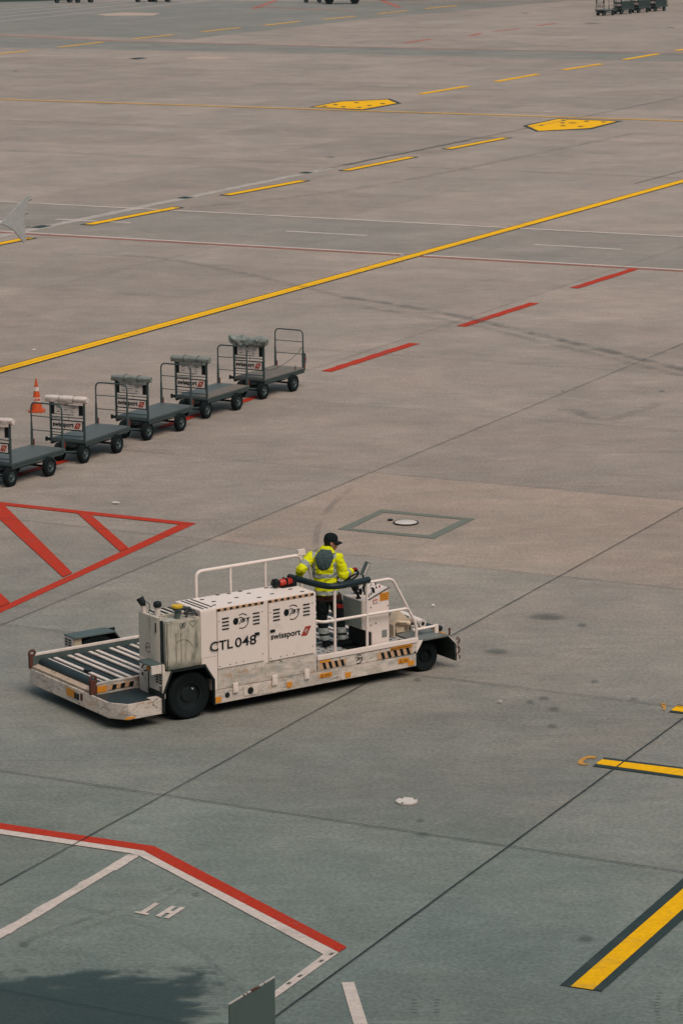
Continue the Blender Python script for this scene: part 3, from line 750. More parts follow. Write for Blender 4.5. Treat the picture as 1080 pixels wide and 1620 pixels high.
b = new(); ribbon(b, [(-.9495, .47, .52), (-.9495, .46, .47), (-.9495, .40, .46), (-.9495, .38, .50), (-.9495, .30, .46), (-.9495, .24, .47), (-.9495, .22, .50)], .006, (-1, 0, 0)); part('scribble', b, 'ink_black', rl)
b = new(); box(b, -.952, -.947, .16, .22, .455, .52); part('label_dark', b, 'ink_black', rl)
b = new(); box(b, -1.16, -.94, .02, .43, .985, 1.0); prism(b, [(-1.16, .985), (-.948, .985), (-.948, .86), (-1.13, .90)], 'y', .02, .05)
rk = part('lamp_bracket', b, 'teal_steel')
b = new(); box(b, -1.15, -.97, -.01, .02, .855, .985); part('bracket_plate', b, 'slat_white', rk)
b = new(); lathe(b, [(.02, 0), (.05, .02), (.055, .06), (.035, .10)], (-1.13, .16, .93), 'x', 16); part('rear_lamp', b, 'orange_decal', rk)
b = new(); tube(b, [(-1.08+.055*math.cos(a*PI/8), .30, .90+.055*math.sin(a*PI/8)) for a in range(-5, 9)], .012, 6); part('hose', b, 'hose_black', rk)
# emblem outline on the rear cover
b = new(); ribbon(b, [(-.9435, .43+.075*math.cos(a*PI/8), 1.17+.075*math.sin(a*PI/8)) for a in range(-7, 8)], .005, (-1, 0, 0))
merge(b, text_bm('JBT', (-.9435, .50, 1.145), (0, -1, 0), (0, 0, 1), .15, .05, shear=.3)); part('emblem', b, 'ink_black', rc)
b = new(); box(b, -.885, -.245, -.03, .30, .868, 1.655); tank = part('fluid_tank', b, 'tank_paint', bevel=.02)
for x in (-.62, -.71):
    b = new(); box(b, x-.003, x+.003, -.033, -.029, .98, 1.45); part('weld_seam', b, 'black_steel', tank)
def scrib(pts):
    b = new(); tube(b, [(x, -.0315, z) for x, z in pts], .0042, 5); part('finger_drawing', b, 'teal_steel', tank)
scrib([(-.40+.052*(math.sin(t)**3), 1.575+.0036*(13*math.cos(t)-5*math.cos(2*t)-2*math.cos(3*t)-math.cos(4*t))) for t in [2*PI*k/26 for k in range(27)]])
scrib([(-.585+.055*math.cos(t*1.7)*math.cos(t*.3), 1.565+.042*math.sin(t*2.3)) for t in [k*.4 for k in range(34)]])
scrib([(-.60+.20*math.cos(a*PI/10), 1.14+.2*math.sin(a*PI/10)) for a in range(1, 8)])
b = new(); lathe(b, [(.045, 1.64), (.045, 1.78), (.075, 1.79), (.075, 1.83), (.055, 1.835)], (-.60, .10, 0), seg=18); nk = part('filler_neck', b, 'teal_steel')
b = new(); lathe(b, [(.04, 1.832), (.092, 1.836), (.092, 1.868), (.06, 1.874)], (-.60, .10, 0), seg=24); part('filler_cap', b, 'yellow_cap', nk)
b = new(); box(b, -.905, -.888, .055, .12, .98, 1.66); part('cabinet_gap_shade', b, 'pad_black')  # black strip painted in for the shade of the gap beside the tank
# roof of the rear cabinet: striped louvre, pipes, hoses
for k in range(6):
    b = new(); x = -.86 + k*.115; box(b, x-.025, x+.025, .34, .70, 1.68, 1.6905); part('roof_slot', b, 'void_black', rc)
b = new(); cyl(b, (-.89, .62, 1.62), (-.89, .62, 1.80), .04); ex = part('exhaust_pipe', b, 'slat_white')
b = new(); tube(b, [(-.89, .62, 1.79), (-.90, .64, 1.84), (-.93, .68, 1.92)], [.035, .055, .062], 14); part('rain_cap', b, 'black_steel', ex)
b = new(); tube(b, fillet([(-.87, .58, 1.86), (-.83, .55, 1.84), (-.83, .56, 1.70), (-.88, .57, 1.66)], .05), .007, 6); part('cable', b, 'hose_black', ex)
b = new(); lathe(b, [(.055, 1.68), (.05, 1.72), (.044, 1.82)], (-.80, .36, 0), seg=18); ap = part('air_intake', b, 'sign_white')
b = new(); lathe(b, [(.052, 1.815), (.066, 1.83), (.066, 1.885), (.045, 1.905), (.015, 1.91)], (-.80, .36, 0), seg=18); part('intake_cap', b, 'black_steel', ap)
hb = new()
tube(hb, fillet([(-.52, .16, 1.70), (-.45, .25, 1.76), (-.30, .22, 1.75), (-.26, .16, 1.70)], .06), .02, 8)
tube(hb, fillet([(-.50, .24, 1.70), (-.42, .34, 1.77), (-.28, .36, 1.73), (-.24, .30, 1.74)], .06), .014, 8)
tube(hb, fillet([(-.46, .06, 1.66), (-.42, .10, 1.70), (-.30, .06, 1.72), (-.26, .05, 1.66)], .05), .016, 8)
for x, y in ((-.36, .2), (-.30, .12), (-.28, .3), (-.44, .1)): ell(hb, (x, y, 1.72), .04, .03, .035, 10, 6)
part('hydraulic_hoses', hb, 'hose_black')
# --- rear bumper, step and roller bed
b = new(); plate_path(b, [(-.90, .03), (-1.56, .03), (-1.755, .30), (-1.755, 2.82)][::-1], .185, .435, .035)
bump = part('rear_bumper', b, 'worn_white', bevel=.006)
b = new(); box(b, -1.762, -1.756, 1.36, 1.62, .27, .40); part('warning_label', b, 'orange_decal', bump)
for y0, y1 in ((1.30, 1.36), (1.22, 1.28)):
    b = new(); box(b, -1.764, -1.757, y0, y1, .27, .37); part('number_plate', b, 'ink_black', bump)
b = new(); box(b, -1.764, -1.757, 1.10, 1.17, .285, .395); part('reflector', b, 'rust_red', bump)
b = new(); box(b, -1.62, -1.45, .022, .0298, .20, .235); part('reflector', b, 'orange_decal', bump)
b = new(); prism(b, [(-1.715, .83), (-1.715, .315), (-1.54, .07), (-.90, .07), (-.95, .83)], 'z', .40, .428); part('step_plate', b, 'dark_plate')
b = new(); box(b, -1.13, -.95, .085, .20, .429, .440); part('step_label', b, 'slat_white')
b = new(); box(b, -1.70, 4.6, .845, .89, .40, .585); box(b, -1.66, 4.6, .84, .90, .585, .607)
bs = part('bed_side_rail', b, 'worn_white')
h0 = new(); box(h0, -1.45, -.98, .836, .844, .47, .545); hz = new()
for k in range(3): x = -1.36 + k*.155; prism(hz, [(x, .545), (x+.075, .545), (x+.055, .47), (x-.02, .47)], 'y', .833, .8355)
part('hazard_strip', join2(h0, hz), ['peach_paint', 'ink_black'], bs)
hz = new(); box(hz, -1.64, -1.47, .836, .844, .455, .555); part('warning_label', hz, 'orange_decal', bs)
b = new(); box(b, -1.70, 4.68, 2.80, 2.86, .40, .64); part('bed_side_rail', b, 'teal_steel')
b = new(); box(b, -1.66, 4.68, 2.795, 2.875, .64, .668); part('rail_capping', b, 'slat_white')
b = new(); box(b, -1.69, 4.68, .895, 2.795, .42, .445); part('bed_floor', b, 'black_steel')
b = new(); box(b, -1.72, -1.66, .88, 2.80, .436, .475); prism(b, [(-1.66, .475), (-1.61, .50), (-1.61, .44), (-1.66, .44)], 'y', .88, 2.80); part('bed_end_plate', b, 'rusty_white')
b = new(); lathe(b, [(.02, .92), (.085, .92), (.088, .95), (.088, 2.72), (.085, 2.76), (.02, 2.76)], (-1.53, 0, .515), 'y', 20); part('end_roller', b, 'dark_plate')
x = -1.455
k = 0
while x < 4.3:
    for dx in (0, .138):
        b = new(); box(b, x+dx-.034, x+dx+.034, .93, 2.76, .545, .572); part('deck_slat', b, 'slat_white', None, .004)
    b = new(); lathe(b, [(.02, .93), (.075, .93), (.077, .95), (.077, 2.72), (.075, 2.74), (.02, 2.74)], (x+.265, 0, .492), 'y', 16); part('roller', b, 'dark_plate')
    b = new(); lathe(b, [(.015, .93), (.035, .93), (.035, 2.74), (.015, 2.74)], (x+.069, 0, .525), 'y', 10); part('drive_shaft', b, 'black_steel')
    if k == 0: b = new(); box(b, x+.09, x+.17, 1.62, 1.76, .56, .60); part('deck_stop', b, 'black_steel', None, .006)
    x += .392; k += 1
for y in (.87, 2.83):
    b = new(); box(b, -1.755, -1.64, y-.028, y+.028, .43, .66)
    tube(b, [(-1.70+.055*math.cos(a*PI/8), y, .675+.055*math.sin(a*PI/8)) for a in range(16)], .021, 8, closed=True); part('lifting_eye', b, 'rust_red')
# --- wheels
def wheel(x, y0, y1, r, rimr, side=-1):
    w = new(); yc = (y0+y1)/2; hw = (y1-y0)/2
    lathe(w, [(rimr, -hw*.82), (rimr+.03, -hw*.95), (r*.90, -hw), (r*.975, -hw*.86), (r, -hw*.6), (r, hw*.6), (r*.975, hw*.86), (r*.90, hw), (rimr+.03, hw*.95), (rimr, hw*.82)], (0, 0, 0), 'y', 40, False)
    for k in range(30):
        a = 2*PI*k/30; c, s = math.cos(a), math.sin(a)
        for sg in (-1, 1):
            M = Matrix.Rotation(-a, 4, 'Y') @ Matrix.Translation((r-.004, sg*hw*.42, 0)); bmesh.ops.create_cube(w, size=1, matrix=M @ Matrix.Diagonal((.016, hw*.62, r*.085, 1)))
    bmesh.ops.translate(w, verts=w.verts, vec=(x, yc, r+.001)); o = part('wheel', w, 'rubber')
    w = new(); lathe(w, [(rimr, hw*.8), (rimr, -hw*.82), (rimr*.92, -hw*.80), (rimr*.86, -hw*.45), (rimr*.55, -hw*.40), (rimr*.50, -hw*.55), (rimr*.22, -hw*.6), (.01, -hw*.62)][::1], (0, 0, 0), 'y', 32, False)
    for k in range(10):
        a = 2*PI*k/10; lathe(w, [(.014, -hw*.58), (.014, -hw*.40)], (rimr*.42*math.cos(a), 0, rimr*.42*math.sin(a)), 'y', 6)
    if side > 0: bmesh.ops.scale(w, verts=w.verts, vec=(1, -1, 1))
    bmesh.ops.translate(w, verts=w.verts, vec=(x, yc, r+.001)); part('rim', w, 'rim_paint', o); return o
wn = wheel(-.42, .06, .34, .385, .225)
b = new(); lathe(b, [(.022, 0), (.026, -.01), (.012, -.03)], (-.345, .115, .475), 'y', 10); part('valve', b, 'chrome', wn)
wheel(-.42, 2.95, 3.21, .385, .225, 1)
for wf in (wheel(4.25, .17, .40, .25, .14), wheel(4.27, 2.42, 2.66, .262, .15, 1)):
    for o in wf.children: o.data.materials[0] = MATS['rubber']
b = new(); prism(b, [(-.955, .20), (-.955, .52), (-.80, .862), (-.17, .862), (.0, .60), (.0, .20), (-.03, .20), (-.03, .59), (-.19, .832), (-.78, .832), (-.925, .51), (-.925, .20)], 'y', -.02, .40)
part('wheel_arch', b, 'black_steel')
b = new(); box(b, -.95, -.0, .41, .44, .25, .86); part('arch_lining', b, 'void_black')
b = new(); prism(b, [(-.955, .52), (-.80, .862), (-.945, .862)], 'y', -.004, .02); part('arch_corner', b, 'cabinet_cream')
# far wheel housing
b = new(); prism(b, [(-.86, .785), (-.08, .785), (.13, .50), (.13, .47), (-.09, .765), (-.86, .765)], 'y', 2.92, 3.26); wh = part('wheel_housing', b, 'teal_steel')
b = new(); box(b, -.86, -.84, 2.98, 3.26, .30, .765); fv = part('housing_end', b, 'sign_white', wh)
b = new(); box(b, -.84, -.70, 2.965, 2.975, .45, .765); part('housing_gusset', b, 'cream_paint', wh)
for y in (3.07, 3.18):
    for z in (.72, .675, .63, .535, .49):
        b = new(); box(b, -.864, -.859, y-.04, y+.04, z-.013, z+.013); part('vent_slot', b, 'void_black', wh)
b = new(); box(b, -.84, .10, 3.25, 3.26, .30, .76); part('housing_wall', b, 'black_steel', wh)
# --- driving stand
b = new(); box(b, 1.955, 3.96, .05, .84, .545, .572); fl = part('stand_floor', b, 'deck_floor')
b = new()
for i in range(16):
    for j in range(5): box(b, 2.02+i*.12, 2.06+i*.12, .14+j*.14+(i % 2)*.05, .17+j*.14+(i % 2)*.05, .5725, .577)
part('grip_pattern', b, 'black_steel', fl)
b = new(); box(b, 2.78, 3.30, .08, .80, .573, .585); part('rubber_mat', b, 'rubber', fl)
b = new(); box(b, 1.955, 3.96, .845, .855, .42, .60); part('stand_edge', b, 'teal_steel')
rb = new()
tube(rb, [(2.32, .02, .60), (2.32, .02, 1.70)], .024, 10); tube(rb, [(2.955, .02, .60), (2.955, .02, 1.74)], .024, 10)
tube(rb, fillet([(2.955, .02, 1.735), (3.46, .02, 1.735), (3.80, .02, 1.14), (3.945, .02, .88), (3.945, .02, .60)], .10), .024, 10)
tube(rb, fillet([(1.955, .26, 1.22), (2.08, .02, 1.20), (2.32, .02, 1.20), (3.77, .02, 1.185)], .14), .024, 10)
part('hand_rail', rb, 'truck_white')
b = new(); tube(b, fillet([(2.02, .86, 1.80), (2.06, .76, 1.79), (2.13, .36, 1.775), (2.24, .04, 1.765), (2.45, -.01, 1.765), (2.98, .03, 1.775)], .16, 7), .052, 14)
ell(b, (2.98, .03, 1.775), .056, .056, .056, 14, 8); ell(b, (2.02, .86, 1.80), .054, .054, .054, 14, 8); part('padded_backrest', b, 'pad_black')
# console
b = new(); prism(b, [(2.93, 1.41), (3.06, 1.415), (3.47, 1.565), (3.47, .575), (3.12, .575), (3.12, .85), (2.93, .93)], 'y', .12, .68)
cs = part('control_console', b, 'truck_white', bevel=.008)
b = new(); box(b, 3.03, 3.118, .15, .66, .575, .87); part('console_recess', b, 'void_black', cs)
b = new(); prism(b, [(2.924, 1.40), (2.924, .94), (2.93, .94), (2.93, 1.40)], 'y', .14, .665); part('console_back', b, 'console_shade', cs)
b = new(); prism(b, [(3.045, 1.418), (3.475, 1.574), (3.475, 1.562), (3.045, 1.404)], 'y', .108, .119); part('panel_edge', b, 'black_steel', cs)
warnp = panel('warning_label', 3.28, 3.46, 1.36, 1.49, 'orange_decal', cs, .114)
b = new()
for k in range(3): box(b, 3.30, 3.44-.02*k, .112, .1135, 1.385+k*.035, 1.391+k*.035)
part('label_print', b, 'rust_red', cs)
panel('red_label', 3.145, 3.235, 1.33, 1.40, 'red_paint', cs, .114); panel('label_face', 3.155, 3.225, 1.335, 1.385, 'sign_white', cs, .110)
panel('data_plate', 3.32, 3.42, .74, .86, 'cover_grey', cs, .114)
for x, z in ((3.10, 1.28), (3.10, .98), (3.44, 1.26), (3.2, 1.0), (3.30, .62)):
    b = new(); lathe(b, [(.010, .112), (.010, .12)], (x, 0, z), 'y', 8); part('screw', b, 'black_steel', cs)
def onslope(x): return 1.416 + (x-3.06)*.366
random.seed(11)
for i, (x, y, h, r, m) in enumerate(((3.12, .20, .02, .012, 'ink_black'), (3.15, .25, .02, .012, 'ink_black'), (3.18, .22, .02, .012, 'ink_black'), (3.14, .34, .05, .016, 'ink_black'), (3.20, .36, .05, .016, 'ink_black'),
                                     (3.25, .24, .06, .026, 'ink_black'), (3.28, .30, .05, .018, 'ink_black'), (3.32, .40, .03, .02, 'chrome'), (3.36, .32, .02, .014, 'ink_black'), (3.40, .28, .03, .013, 'red_paint'),
                                     (3.22, .48, .06, .022, 'ink_black'), (3.16, .50, .04, .02, 'ink_black'), (3.30, .52, .07, .026, 'ink_black'), (3.38, .48, .03, .016, 'sign_white'), (3.42, .42, .04, .014, 'ink_black'), (3.24, .40, .03, .014, 'ink_black'), (3.10, .46, .03, .015, 'ink_black'))):
    b = new(); z = onslope(x); cyl(b, (x, y, z-.004), (x-.3*h, y, z+h), r*.7, r, 10); ell(b, (x-.3*h, y, z+h), r*1.1, r*1.1, r*.8, 10, 6); part('control_knob', b, m, cs)
b = new(); cyl(b, (2.985, .30, 1.41), (2.985, .30, 1.435), .05, .04, 12); cyl(b, (2.985, .30, 1.43), (2.965, .31, 1.52), .026, .022, 10); ell(b, (2.945, .32, 1.60), .055, .05, .075, 14, 10); ell(b, (3.005, .27, 1.53), .025, .035, .06, 10, 8)
part('joystick', b, 'ink_black', cs)
b = new(); cyl(b, (3.12, .54, 1.42), (2.955, .55, 1.70), .035, .03, 12); col_ = part('steering_column', b, 'black_steel')
b = new(); cw = Vector((2.945, .555, 1.735)); axn = Vector((-.38, .05, .92)).normalized(); e1 = axn.cross(Vector((0, 1, 0))).normalized(); e2 = axn.cross(e1)
tube(b, [cw + e1*.19*math.cos(2*PI*k/32) + e2*.19*math.sin(2*PI*k/32) for k in range(32)], .019, 8, closed=True)
for k in range(3): tube(b, [cw - axn*.03, cw + e1*.19*math.cos(2*PI*k/3+.5) + e2*.19*math.sin(2*PI*k/3+.5)], .014, 6)
ell(b, cw - axn*.03, .045, .045, .03); part('steering_wheel', b, 'ink_black', col_)
b = new(); cyl(b, (3.20, .44, 1.46), (3.18, .45, 1.74), .014, .014, 8); st_ = part('display_stalk', b, 'black_steel', cs)
b = new(); M = Matrix.Translation((3.19, .40, 1.86)) @ Matrix.Rotation(.50, 4, 'Y') @ Matrix.Rotation(.25, 4, 'Z')
bmesh.ops.create_cube(b, size=1, matrix=M @ Matrix.Diagonal((.085, .07, .24, 1))); part('display_unit', b, 'teal_steel', None, .008)
b = new(); bmesh.ops.create_cube(b, size=1, matrix=M @ Matrix.Translation((-.006, -.037, 0)) @ Matrix.Diagonal((.045, .004, .21, 1))); part('display_highlight', b, 'sign_white')  # white strip paints the highlight on the display
# --- front end
b = new(); prism(b, [(3.93, .605), (4.60, .605), (4.615, .59), (4.585, .58), (3.93, .58)], 'y', .02, .62)
ff = part('front_fender', b, 'fender_grey')
b = new(); prism(b, [(4.615, .588), (4.76, .44), (4.79, .14), (4.75, .14), (4.725, .43), (4.588, .578)], 'y', .02, .62); part('fender_front', b, 'hull_green', ff)  # darker green paints the shade inside the fender
b = new(); prism(b, [(4.60, .603), (4.765, .44), (4.795, .14), (4.775, .14), (4.75, .435), (4.60, .585)], 'y', .0, .019); part('fender_edge', b, 'slat_white', ff)
b = new(); box(b, 3.97, 4.60, .45, .62, .11, .575); part('fender_shade_block', b, 'void_black')  # black block added to darken the fender recess
b = new(); box(b, 4.60, 4.78, .62, 2.80, .10, .62); part('front_bumper', b, 'dark_plate', bevel=.01)
b = new(); prism(b, [(3.93, .40), (4.04, .56), (4.06, .604), (3.93, .604)], 'y', -.002, .02); part('fender_corner', b, 'truck_white')
b = new(); cyl(b, (4.64, .04, .59), (4.64, .04, .70), .016); ell(b, (4.64, .04, .70), .024, .024, .02); part('marker_post', b, 'rust_red')
ch = new(); random.seed(5)
for k in range(11):
    z = .52 - k*.032; c = Vector((4.79 + .03*math.sin(k*1.3) + k*.002, .01 + .012*math.cos(k*2.1), z))
    tube(ch, [c + Vector((.018*math.cos(a*PI/5), .012*(k % 2)*math.cos(a*PI/5), .024*math.sin(a*PI/5))) for a in range(10)], .0075, 5, closed=True)
part('chain', ch, 'rust_red')
b = new(); cyl(b, (4.36, 1.05, .80), (4.27, .30, .80), .062, .062, 18); lc = part('lift_cylinder', b, 'truck_white')
b = new(); lathe(b, [(.068, 0), (.068, .03), (.045, .035)], (4.265, .27, .80), 'y', 18); part('cylinder_end', b, 'sign_white', lc)
b = new(); lathe(b, [(.034, -.002), (.03, .0)], (4.262, .269, .80), 'y', 12); part('cylinder_eye', b, 'void_black', lc)
b = new(); prism(b, [(3.80, .60), (3.80, .80), (3.90, .97), (3.98, 1.0), (4.06, .96), (4.24, .80), (4.24, .60)], 'y', .62, .66)
box(b, 3.80, 3.83, .46, .62, .60, .80); prism(b, [(3.80, .80), (3.90, .97), (3.915, .96), (3.83, .80)], 'y', .46, .62); part('mast_guard', b, 'cream_paint')
b = new(); tube(b, [(3.92, .58, .82), (4.14, .56, .78)], .026, 12); ell(b, (3.92, .58, .82), .04, .04, .04); ell(b, (4.17, .55, .76), .045, .045, .05); box(b, 3.95, 4.10, .585, .61, .62, .70); part('lift_arm', b, 'cream_paint')
b = new(); tube(b, [(4.06, .27, .715), (4.53, .27, .72)], .024, 10); box(b, 4.50, 4.57, .25, .29, .605, .745); part('front_handrail', b, 'truck_white')
b = new(); lathe(b, [(.02, -.05), (.05, -.03), (.05, .03), (.02, .05)], (4.62, .30, .66), 'y', 14); cyl(b, (4.60, .30, .60), (4.60, .30, .66), .016); part('work_lamp', b, 'black_steel')
b = new(); box(b, 4.585, 4.612, .08, .46, .6055, .612); part('yellow_edge', b, 'orange_decal')
b = new(); box(b, 4.40, 4.60, 1.3, 2.75, .58, .72); box(b, 4.05, 4.30, .66, .80, .60, .84); part('deck_end_stop', b, 'teal_steel')
b = new(); box(b, 3.52, 3.66, .64, .80, .575, .94); box(b, 3.55, 3.63, .45, .60, .575, .78); part('battery_box', b, 'black_steel', None, .01)
# extinguisher lying in a bracket at the end of the housing roof
fe = thing('fire_extinguisher', 'small red fire extinguisher with black nozzle lying on the white engine housing', 'extinguisher', TO + Matrix.Rotation(TH, 3, 'Z') @ Vector((1.72, .60, 1.735)), TH)
b = new(); lathe(b, [(.01, -.09), (.05, -.085), (.062, -.06), (.062, .10), (.055, .13)], (0, 0, .068), 'x', 20); obj('cylinder', b, 'red_paint', fe)
b = new(); lathe(b, [(.05, -.20), (.072, -.19), (.072, -.13), (.04, -.09)], (0, 0, .078), 'x', 16); tube(b, [(-.15, 0, .07), (-.22, .03, .08)], [.045, .035], 10); obj('nozzle', b, 'ink_black', fe)
b = new(); box(b, -.08, .20, -.085, .085, .0, .02); box(b, .02, .05, -.072, .072, .0, .14); box(b, .12, .21, -.08, .08, .0, .155); obj('bracket', b, 'ink_black', fe, .006)
b = new(); lathe(b, [(.03, .215), (.05, .20), (.05, .10)], (0, -.03, .085), 'x', 14); obj('gauge', b, 'red_paint', fe)
# ------------------------------------------------------------------ the driver: x to the right, y away from the camera, z up from the stand floor
PO = Vector((-.156, 47.208, .577))
def fuse(bm, voxel, smooth=4, disp=0.0, dscale=.06):
    """several closed shapes fused into one continuous skin; optional cloth creases"""
    me = bpy.data.meshes.new('f'); bm.to_mesh(me); bm.free()
    o = bpy.data.objects.new('f', me); COL.objects.link(o)
    r = o.modifiers.new('r', 'REMESH'); r.mode = 'VOXEL'; r.voxel_size = voxel
    s = o.modifiers.new('s', 'SMOOTH'); s.iterations = smooth; s.factor = .5
    dg = bpy.context.evaluated_depsgraph_get(); dg.update()
    m2 = bpy.data.meshes.new_from_object(o.evaluated_get(dg)); bpy.data.objects.remove(o); bpy.data.meshes.remove(me)
    b = new(); b.from_mesh(m2); bpy.data.meshes.remove(m2); b.normal_update()
    if disp:
        for v in b.verts:
            p = v.co; q = Vector((p.x, p.y, p.z*1.7))
            n = mnoise.noise(q/dscale) + .6*mnoise.noise(q/(dscale*.45)+Vector((3, 1, 7)))
            ridge = 1 - abs(mnoise.noise(Vector((p.x*7+p.z*6, p.y*7, p.z*11-p.x*5))))*2
            v.co += v.normal*disp*(n*.7 + ridge*.5)
    return b
def limb(bm, pts, rad, seg=14): return tube(bm, pts, rad, seg)
def loft(bm, secs, seg=28):
    rings = []
    for (cx, cy, cz, rx, ry) in secs:
        rings.append([bm.verts.new((cx+rx*math.cos(2*PI*k/seg), cy+ry*math.sin(2*PI*k/seg), cz)) for k in range(seg)])
    for A, B in zip(rings, rings[1:]):
        for k in range(seg): bm.faces.new((A[k], A[(k+1) % seg], B[(k+1) % seg], B[k]))
    bm.faces.new(rings[0][::-1]); bm.faces.new(rings[-1]); return bm
V3 = lambda *a: Vector(a)
SHL, ELL_, WRL = V3(-.335, .06, 1.52), V3(-.505, -.15, 1.355), V3(-.545, -.06, 1.235)
SHR, ELR, WRR = V3(.085, .07, 1.50), V3(.175, .02, 1.225), V3(.315, .19, 1.245)
HIL, KNL, ANL = V3(-.165, .05, .83), V3(-.175, .05, .46), V3(-.125, .02, .09)
HIR, KNR, ANR = V3(.035, .08, .83), V3(.10, .11, .47), V3(.165, .06, .09)
HC, YAW = V3(-.012, .085, 1.755), math.radians(5)
HM = Matrix.Translation(HC) @ Matrix.Rotation(YAW, 4, 'Z') @ Matrix.Rotation(math.radians(7), 4, 'Y') @ Matrix.Scale(1.09, 4)
def hx(x, y, z): return HM @ V3(x, y, z)
HR = HM.to_3x3()
def hand(bm, wrist, fwd, up, side, k=1.0, curl=1.0):
    """palm and five bent fingers; fwd = along the palm, up = back of the hand, side = towards the thumb"""
    F, U, D = Vector(fwd).normalized(), Vector(up), Vector(side)
    U = (U - F*U.dot(F)).normalized(); D = (D - F*D.dot(F) - U*D.dot(U)).normalized()
    M3 = Matrix((F, D, U)).transposed()
    ell(bm, wrist + F*.05, .052, .040*k, .016*k+.002, 14, 8, M3); limb(bm, [wrist - F*.03, wrist + F*.03], [.026*k, .027*k])
    for i, (o, ln, st) in enumerate(((.030, .074, .086), (.010, .082, .092), (-.011, .076, .090), (-.030, .060, .080))):
        p = wrist + F*(st-.015) + D*o; a = 0; pts = [p]
        for j, fr in enumerate((.45, .32, .26)):
            a += math.radians((32, 52, 42)[j])*curl*(1+.06*i); p = p + (F*math.cos(a) - U*math.sin(a))*ln*fr; pts.append(p)
        limb(bm, pts, [.0092*k, .0088*k, .0080*k, .0066*k], 10); ell(bm, pts[-1], .0066*k, .0066*k, .0066*k, 8, 6)
    p = wrist + F*.028 + D*.030; q = p + F*.022 + D*.026 - U*.010; r_ = q + F*.026 + D*.004 - U*.020; e = r_ + F*.016 - D*.012 - U*.012
    limb(bm, [p, q, r_, e], [.013*k, .011*k, .0095*k, .007*k], 10); ell(bm, e, .007*k, .007*k, .007*k, 8, 6)
HANDS = ((WRL, (-.25, .62, -.55), (-.6, -.1, .75), (.75, .3, .3)), (WRR, (.62, .52, .35), (-.25, -.15, .9), (-.55, .75, .1)))
b = new()
# head
ell(b, hx(-.012, 0, .038), .099, .077, .083, 20, 14, HR); ell(b, hx(.026, 0, -.035), .066, .060, .083, 18, 12, HR); ell(b, hx(.060, 0, -.096), .027, .031, .021, 12, 8, HR)
limb(b, [hx(.080, 0, .015), hx(.100, 0, -.012), hx(.113, 0, -.036)], [.009, .012, .0155], 10); ell(b, hx(.108, 0, -.038), .013, .019, .010, 10, 8, HR)
ell(b, hx(.083, 0, .018), .016, .055, .012, 12, 8, HR); ell(b, hx(.086, 0, -.066), .012, .026, .007, 12, 8, HR); ell(b, hx(.084, 0, -.079), .011, .022, .007, 12, 8, HR)
for s in (-1, 1):
    ell(b, hx(-.006, s*.080, -.012), .020, .009, .033, 12, 8, HR); ell(b, hx(.055, s*.042, -.025), .026, .020, .020, 10, 8, HR)
limb(b, [hx(-.028, 0, -.05), V3(-.075, .085, 1.64), V3(-.105, .075, 1.54)], [.060, .060, .078], 16)
loft(b, [(-.075, .06, .85, .155, .105), (-.09, .06, 1.0, .14, .10), (-.12, .06, 1.2, .155, .105), (-.13, .06, 1.4, .175, .11), (-.125, .065, 1.52, .15, .09), (-.11, .07, 1.57, .08, .07)])
for a, e, w_ in ((SHL, ELL_, WRL), (SHR, ELR, WRR)): limb(b, [a, e, w_], [.056, .043, .027]); ell(b, a, .06, .06, .06)
for a, e, w_ in ((HIL, KNL, ANL), (HIR, KNR, ANR)): limb(b, [a, e, w_], [.082, .056, .040]); ell(b, a, .085, .085, .085)
for an, yw in ((ANL, 62), (ANR, 28)):
    f = V3(math.cos(math.radians(yw)), math.sin(math.radians(yw)), 0); limb(b, [an - f*.04 - V3(0, 0, .045), an + f*.06 - V3(0, 0, .05), an + f*.16 - V3(0, 0, .06)], [.034, .036, .024])
for h in HANDS: hand(b, *h, k=.86)
b = fuse(b, .0062, 3); P = obj('person', b, 'skin'); P.location = PO
tag(P, 'driver in yellow high-visibility jacket and black cap standing at the wheel of the transporter', 'person')
for s in (-1, 1):
    b = new(); ell(b, hx(.083, s*.031, .002), .012, .014, .009, 12, 8, HR); obj('eye', b, 'sign_white', P)
    b = new(); ell(b, hx(.0925, s*.031, .002), .0045, .0065, .0065, 10, 6, HR); obj('iris', b, 'hair_dark', P)
b = new(); ell(b, hx(-.032, 0, .016), .088, .080, .084, 18, 12, HR); ell(b, hx(-.066, 0, -.040), .038, .058, .045, 14, 10, HR)
b = fuse(b, .006, 2, .003, .02); obj('hair', b, 'hair_dark', P)
# cap
b = new(); prof = [(1.0, -.004), (1.0, .02), (.97, .05), (.86, .08), (.66, .102), (.38, .115), (.10, .119)]
rings = []
for r, z in prof: rings.append([b.verts.new(hx(-.014 + .108*r*math.cos(2*PI*k/28), .087*r*math.sin(2*PI*k/28), .022+z)) for k in range(28)])
for A, B in zip(rings, rings[1:]):
    for k in range(28): b.faces.new((A[k], A[(k+1) % 28], B[(k+1) % 28], B[k]))
b.faces.new(rings[0][::-1]); b.faces.new(rings[-1]); ell(b, hx(-.014, 0, .142), .009, .009, .005, 8, 6)
cap_ = obj('cap', b, 'cap_black', P)
b = new(); top = []; bot = []
for i in range(6):
    u = i/5
    rt = []; rb_ = []
    for k in range(15):
        a = math.radians(-62 + 124*k/14); rx = .104 + .078*u*max(0, math.cos(a*1.25))**.6; y = (.085+.006*u)*math.sin(a); x = -.014 + rx*math.cos(a)
        z = .026 - .020*u*u - .035*(y/.09)**2*u
        rt.append(b.verts.new(hx(x, y, z))); rb_.append(b.verts.new(hx(x, y, z-.006)))
    top.append(rt); bot.append(rb_)
for g, fl_ in ((top, 1), (bot, -1)):
    for i in range(5):
        for k in range(14): b.faces.new((g[i][k], g[i+1][k], g[i+1][k+1], g[i][k+1])[::fl_])
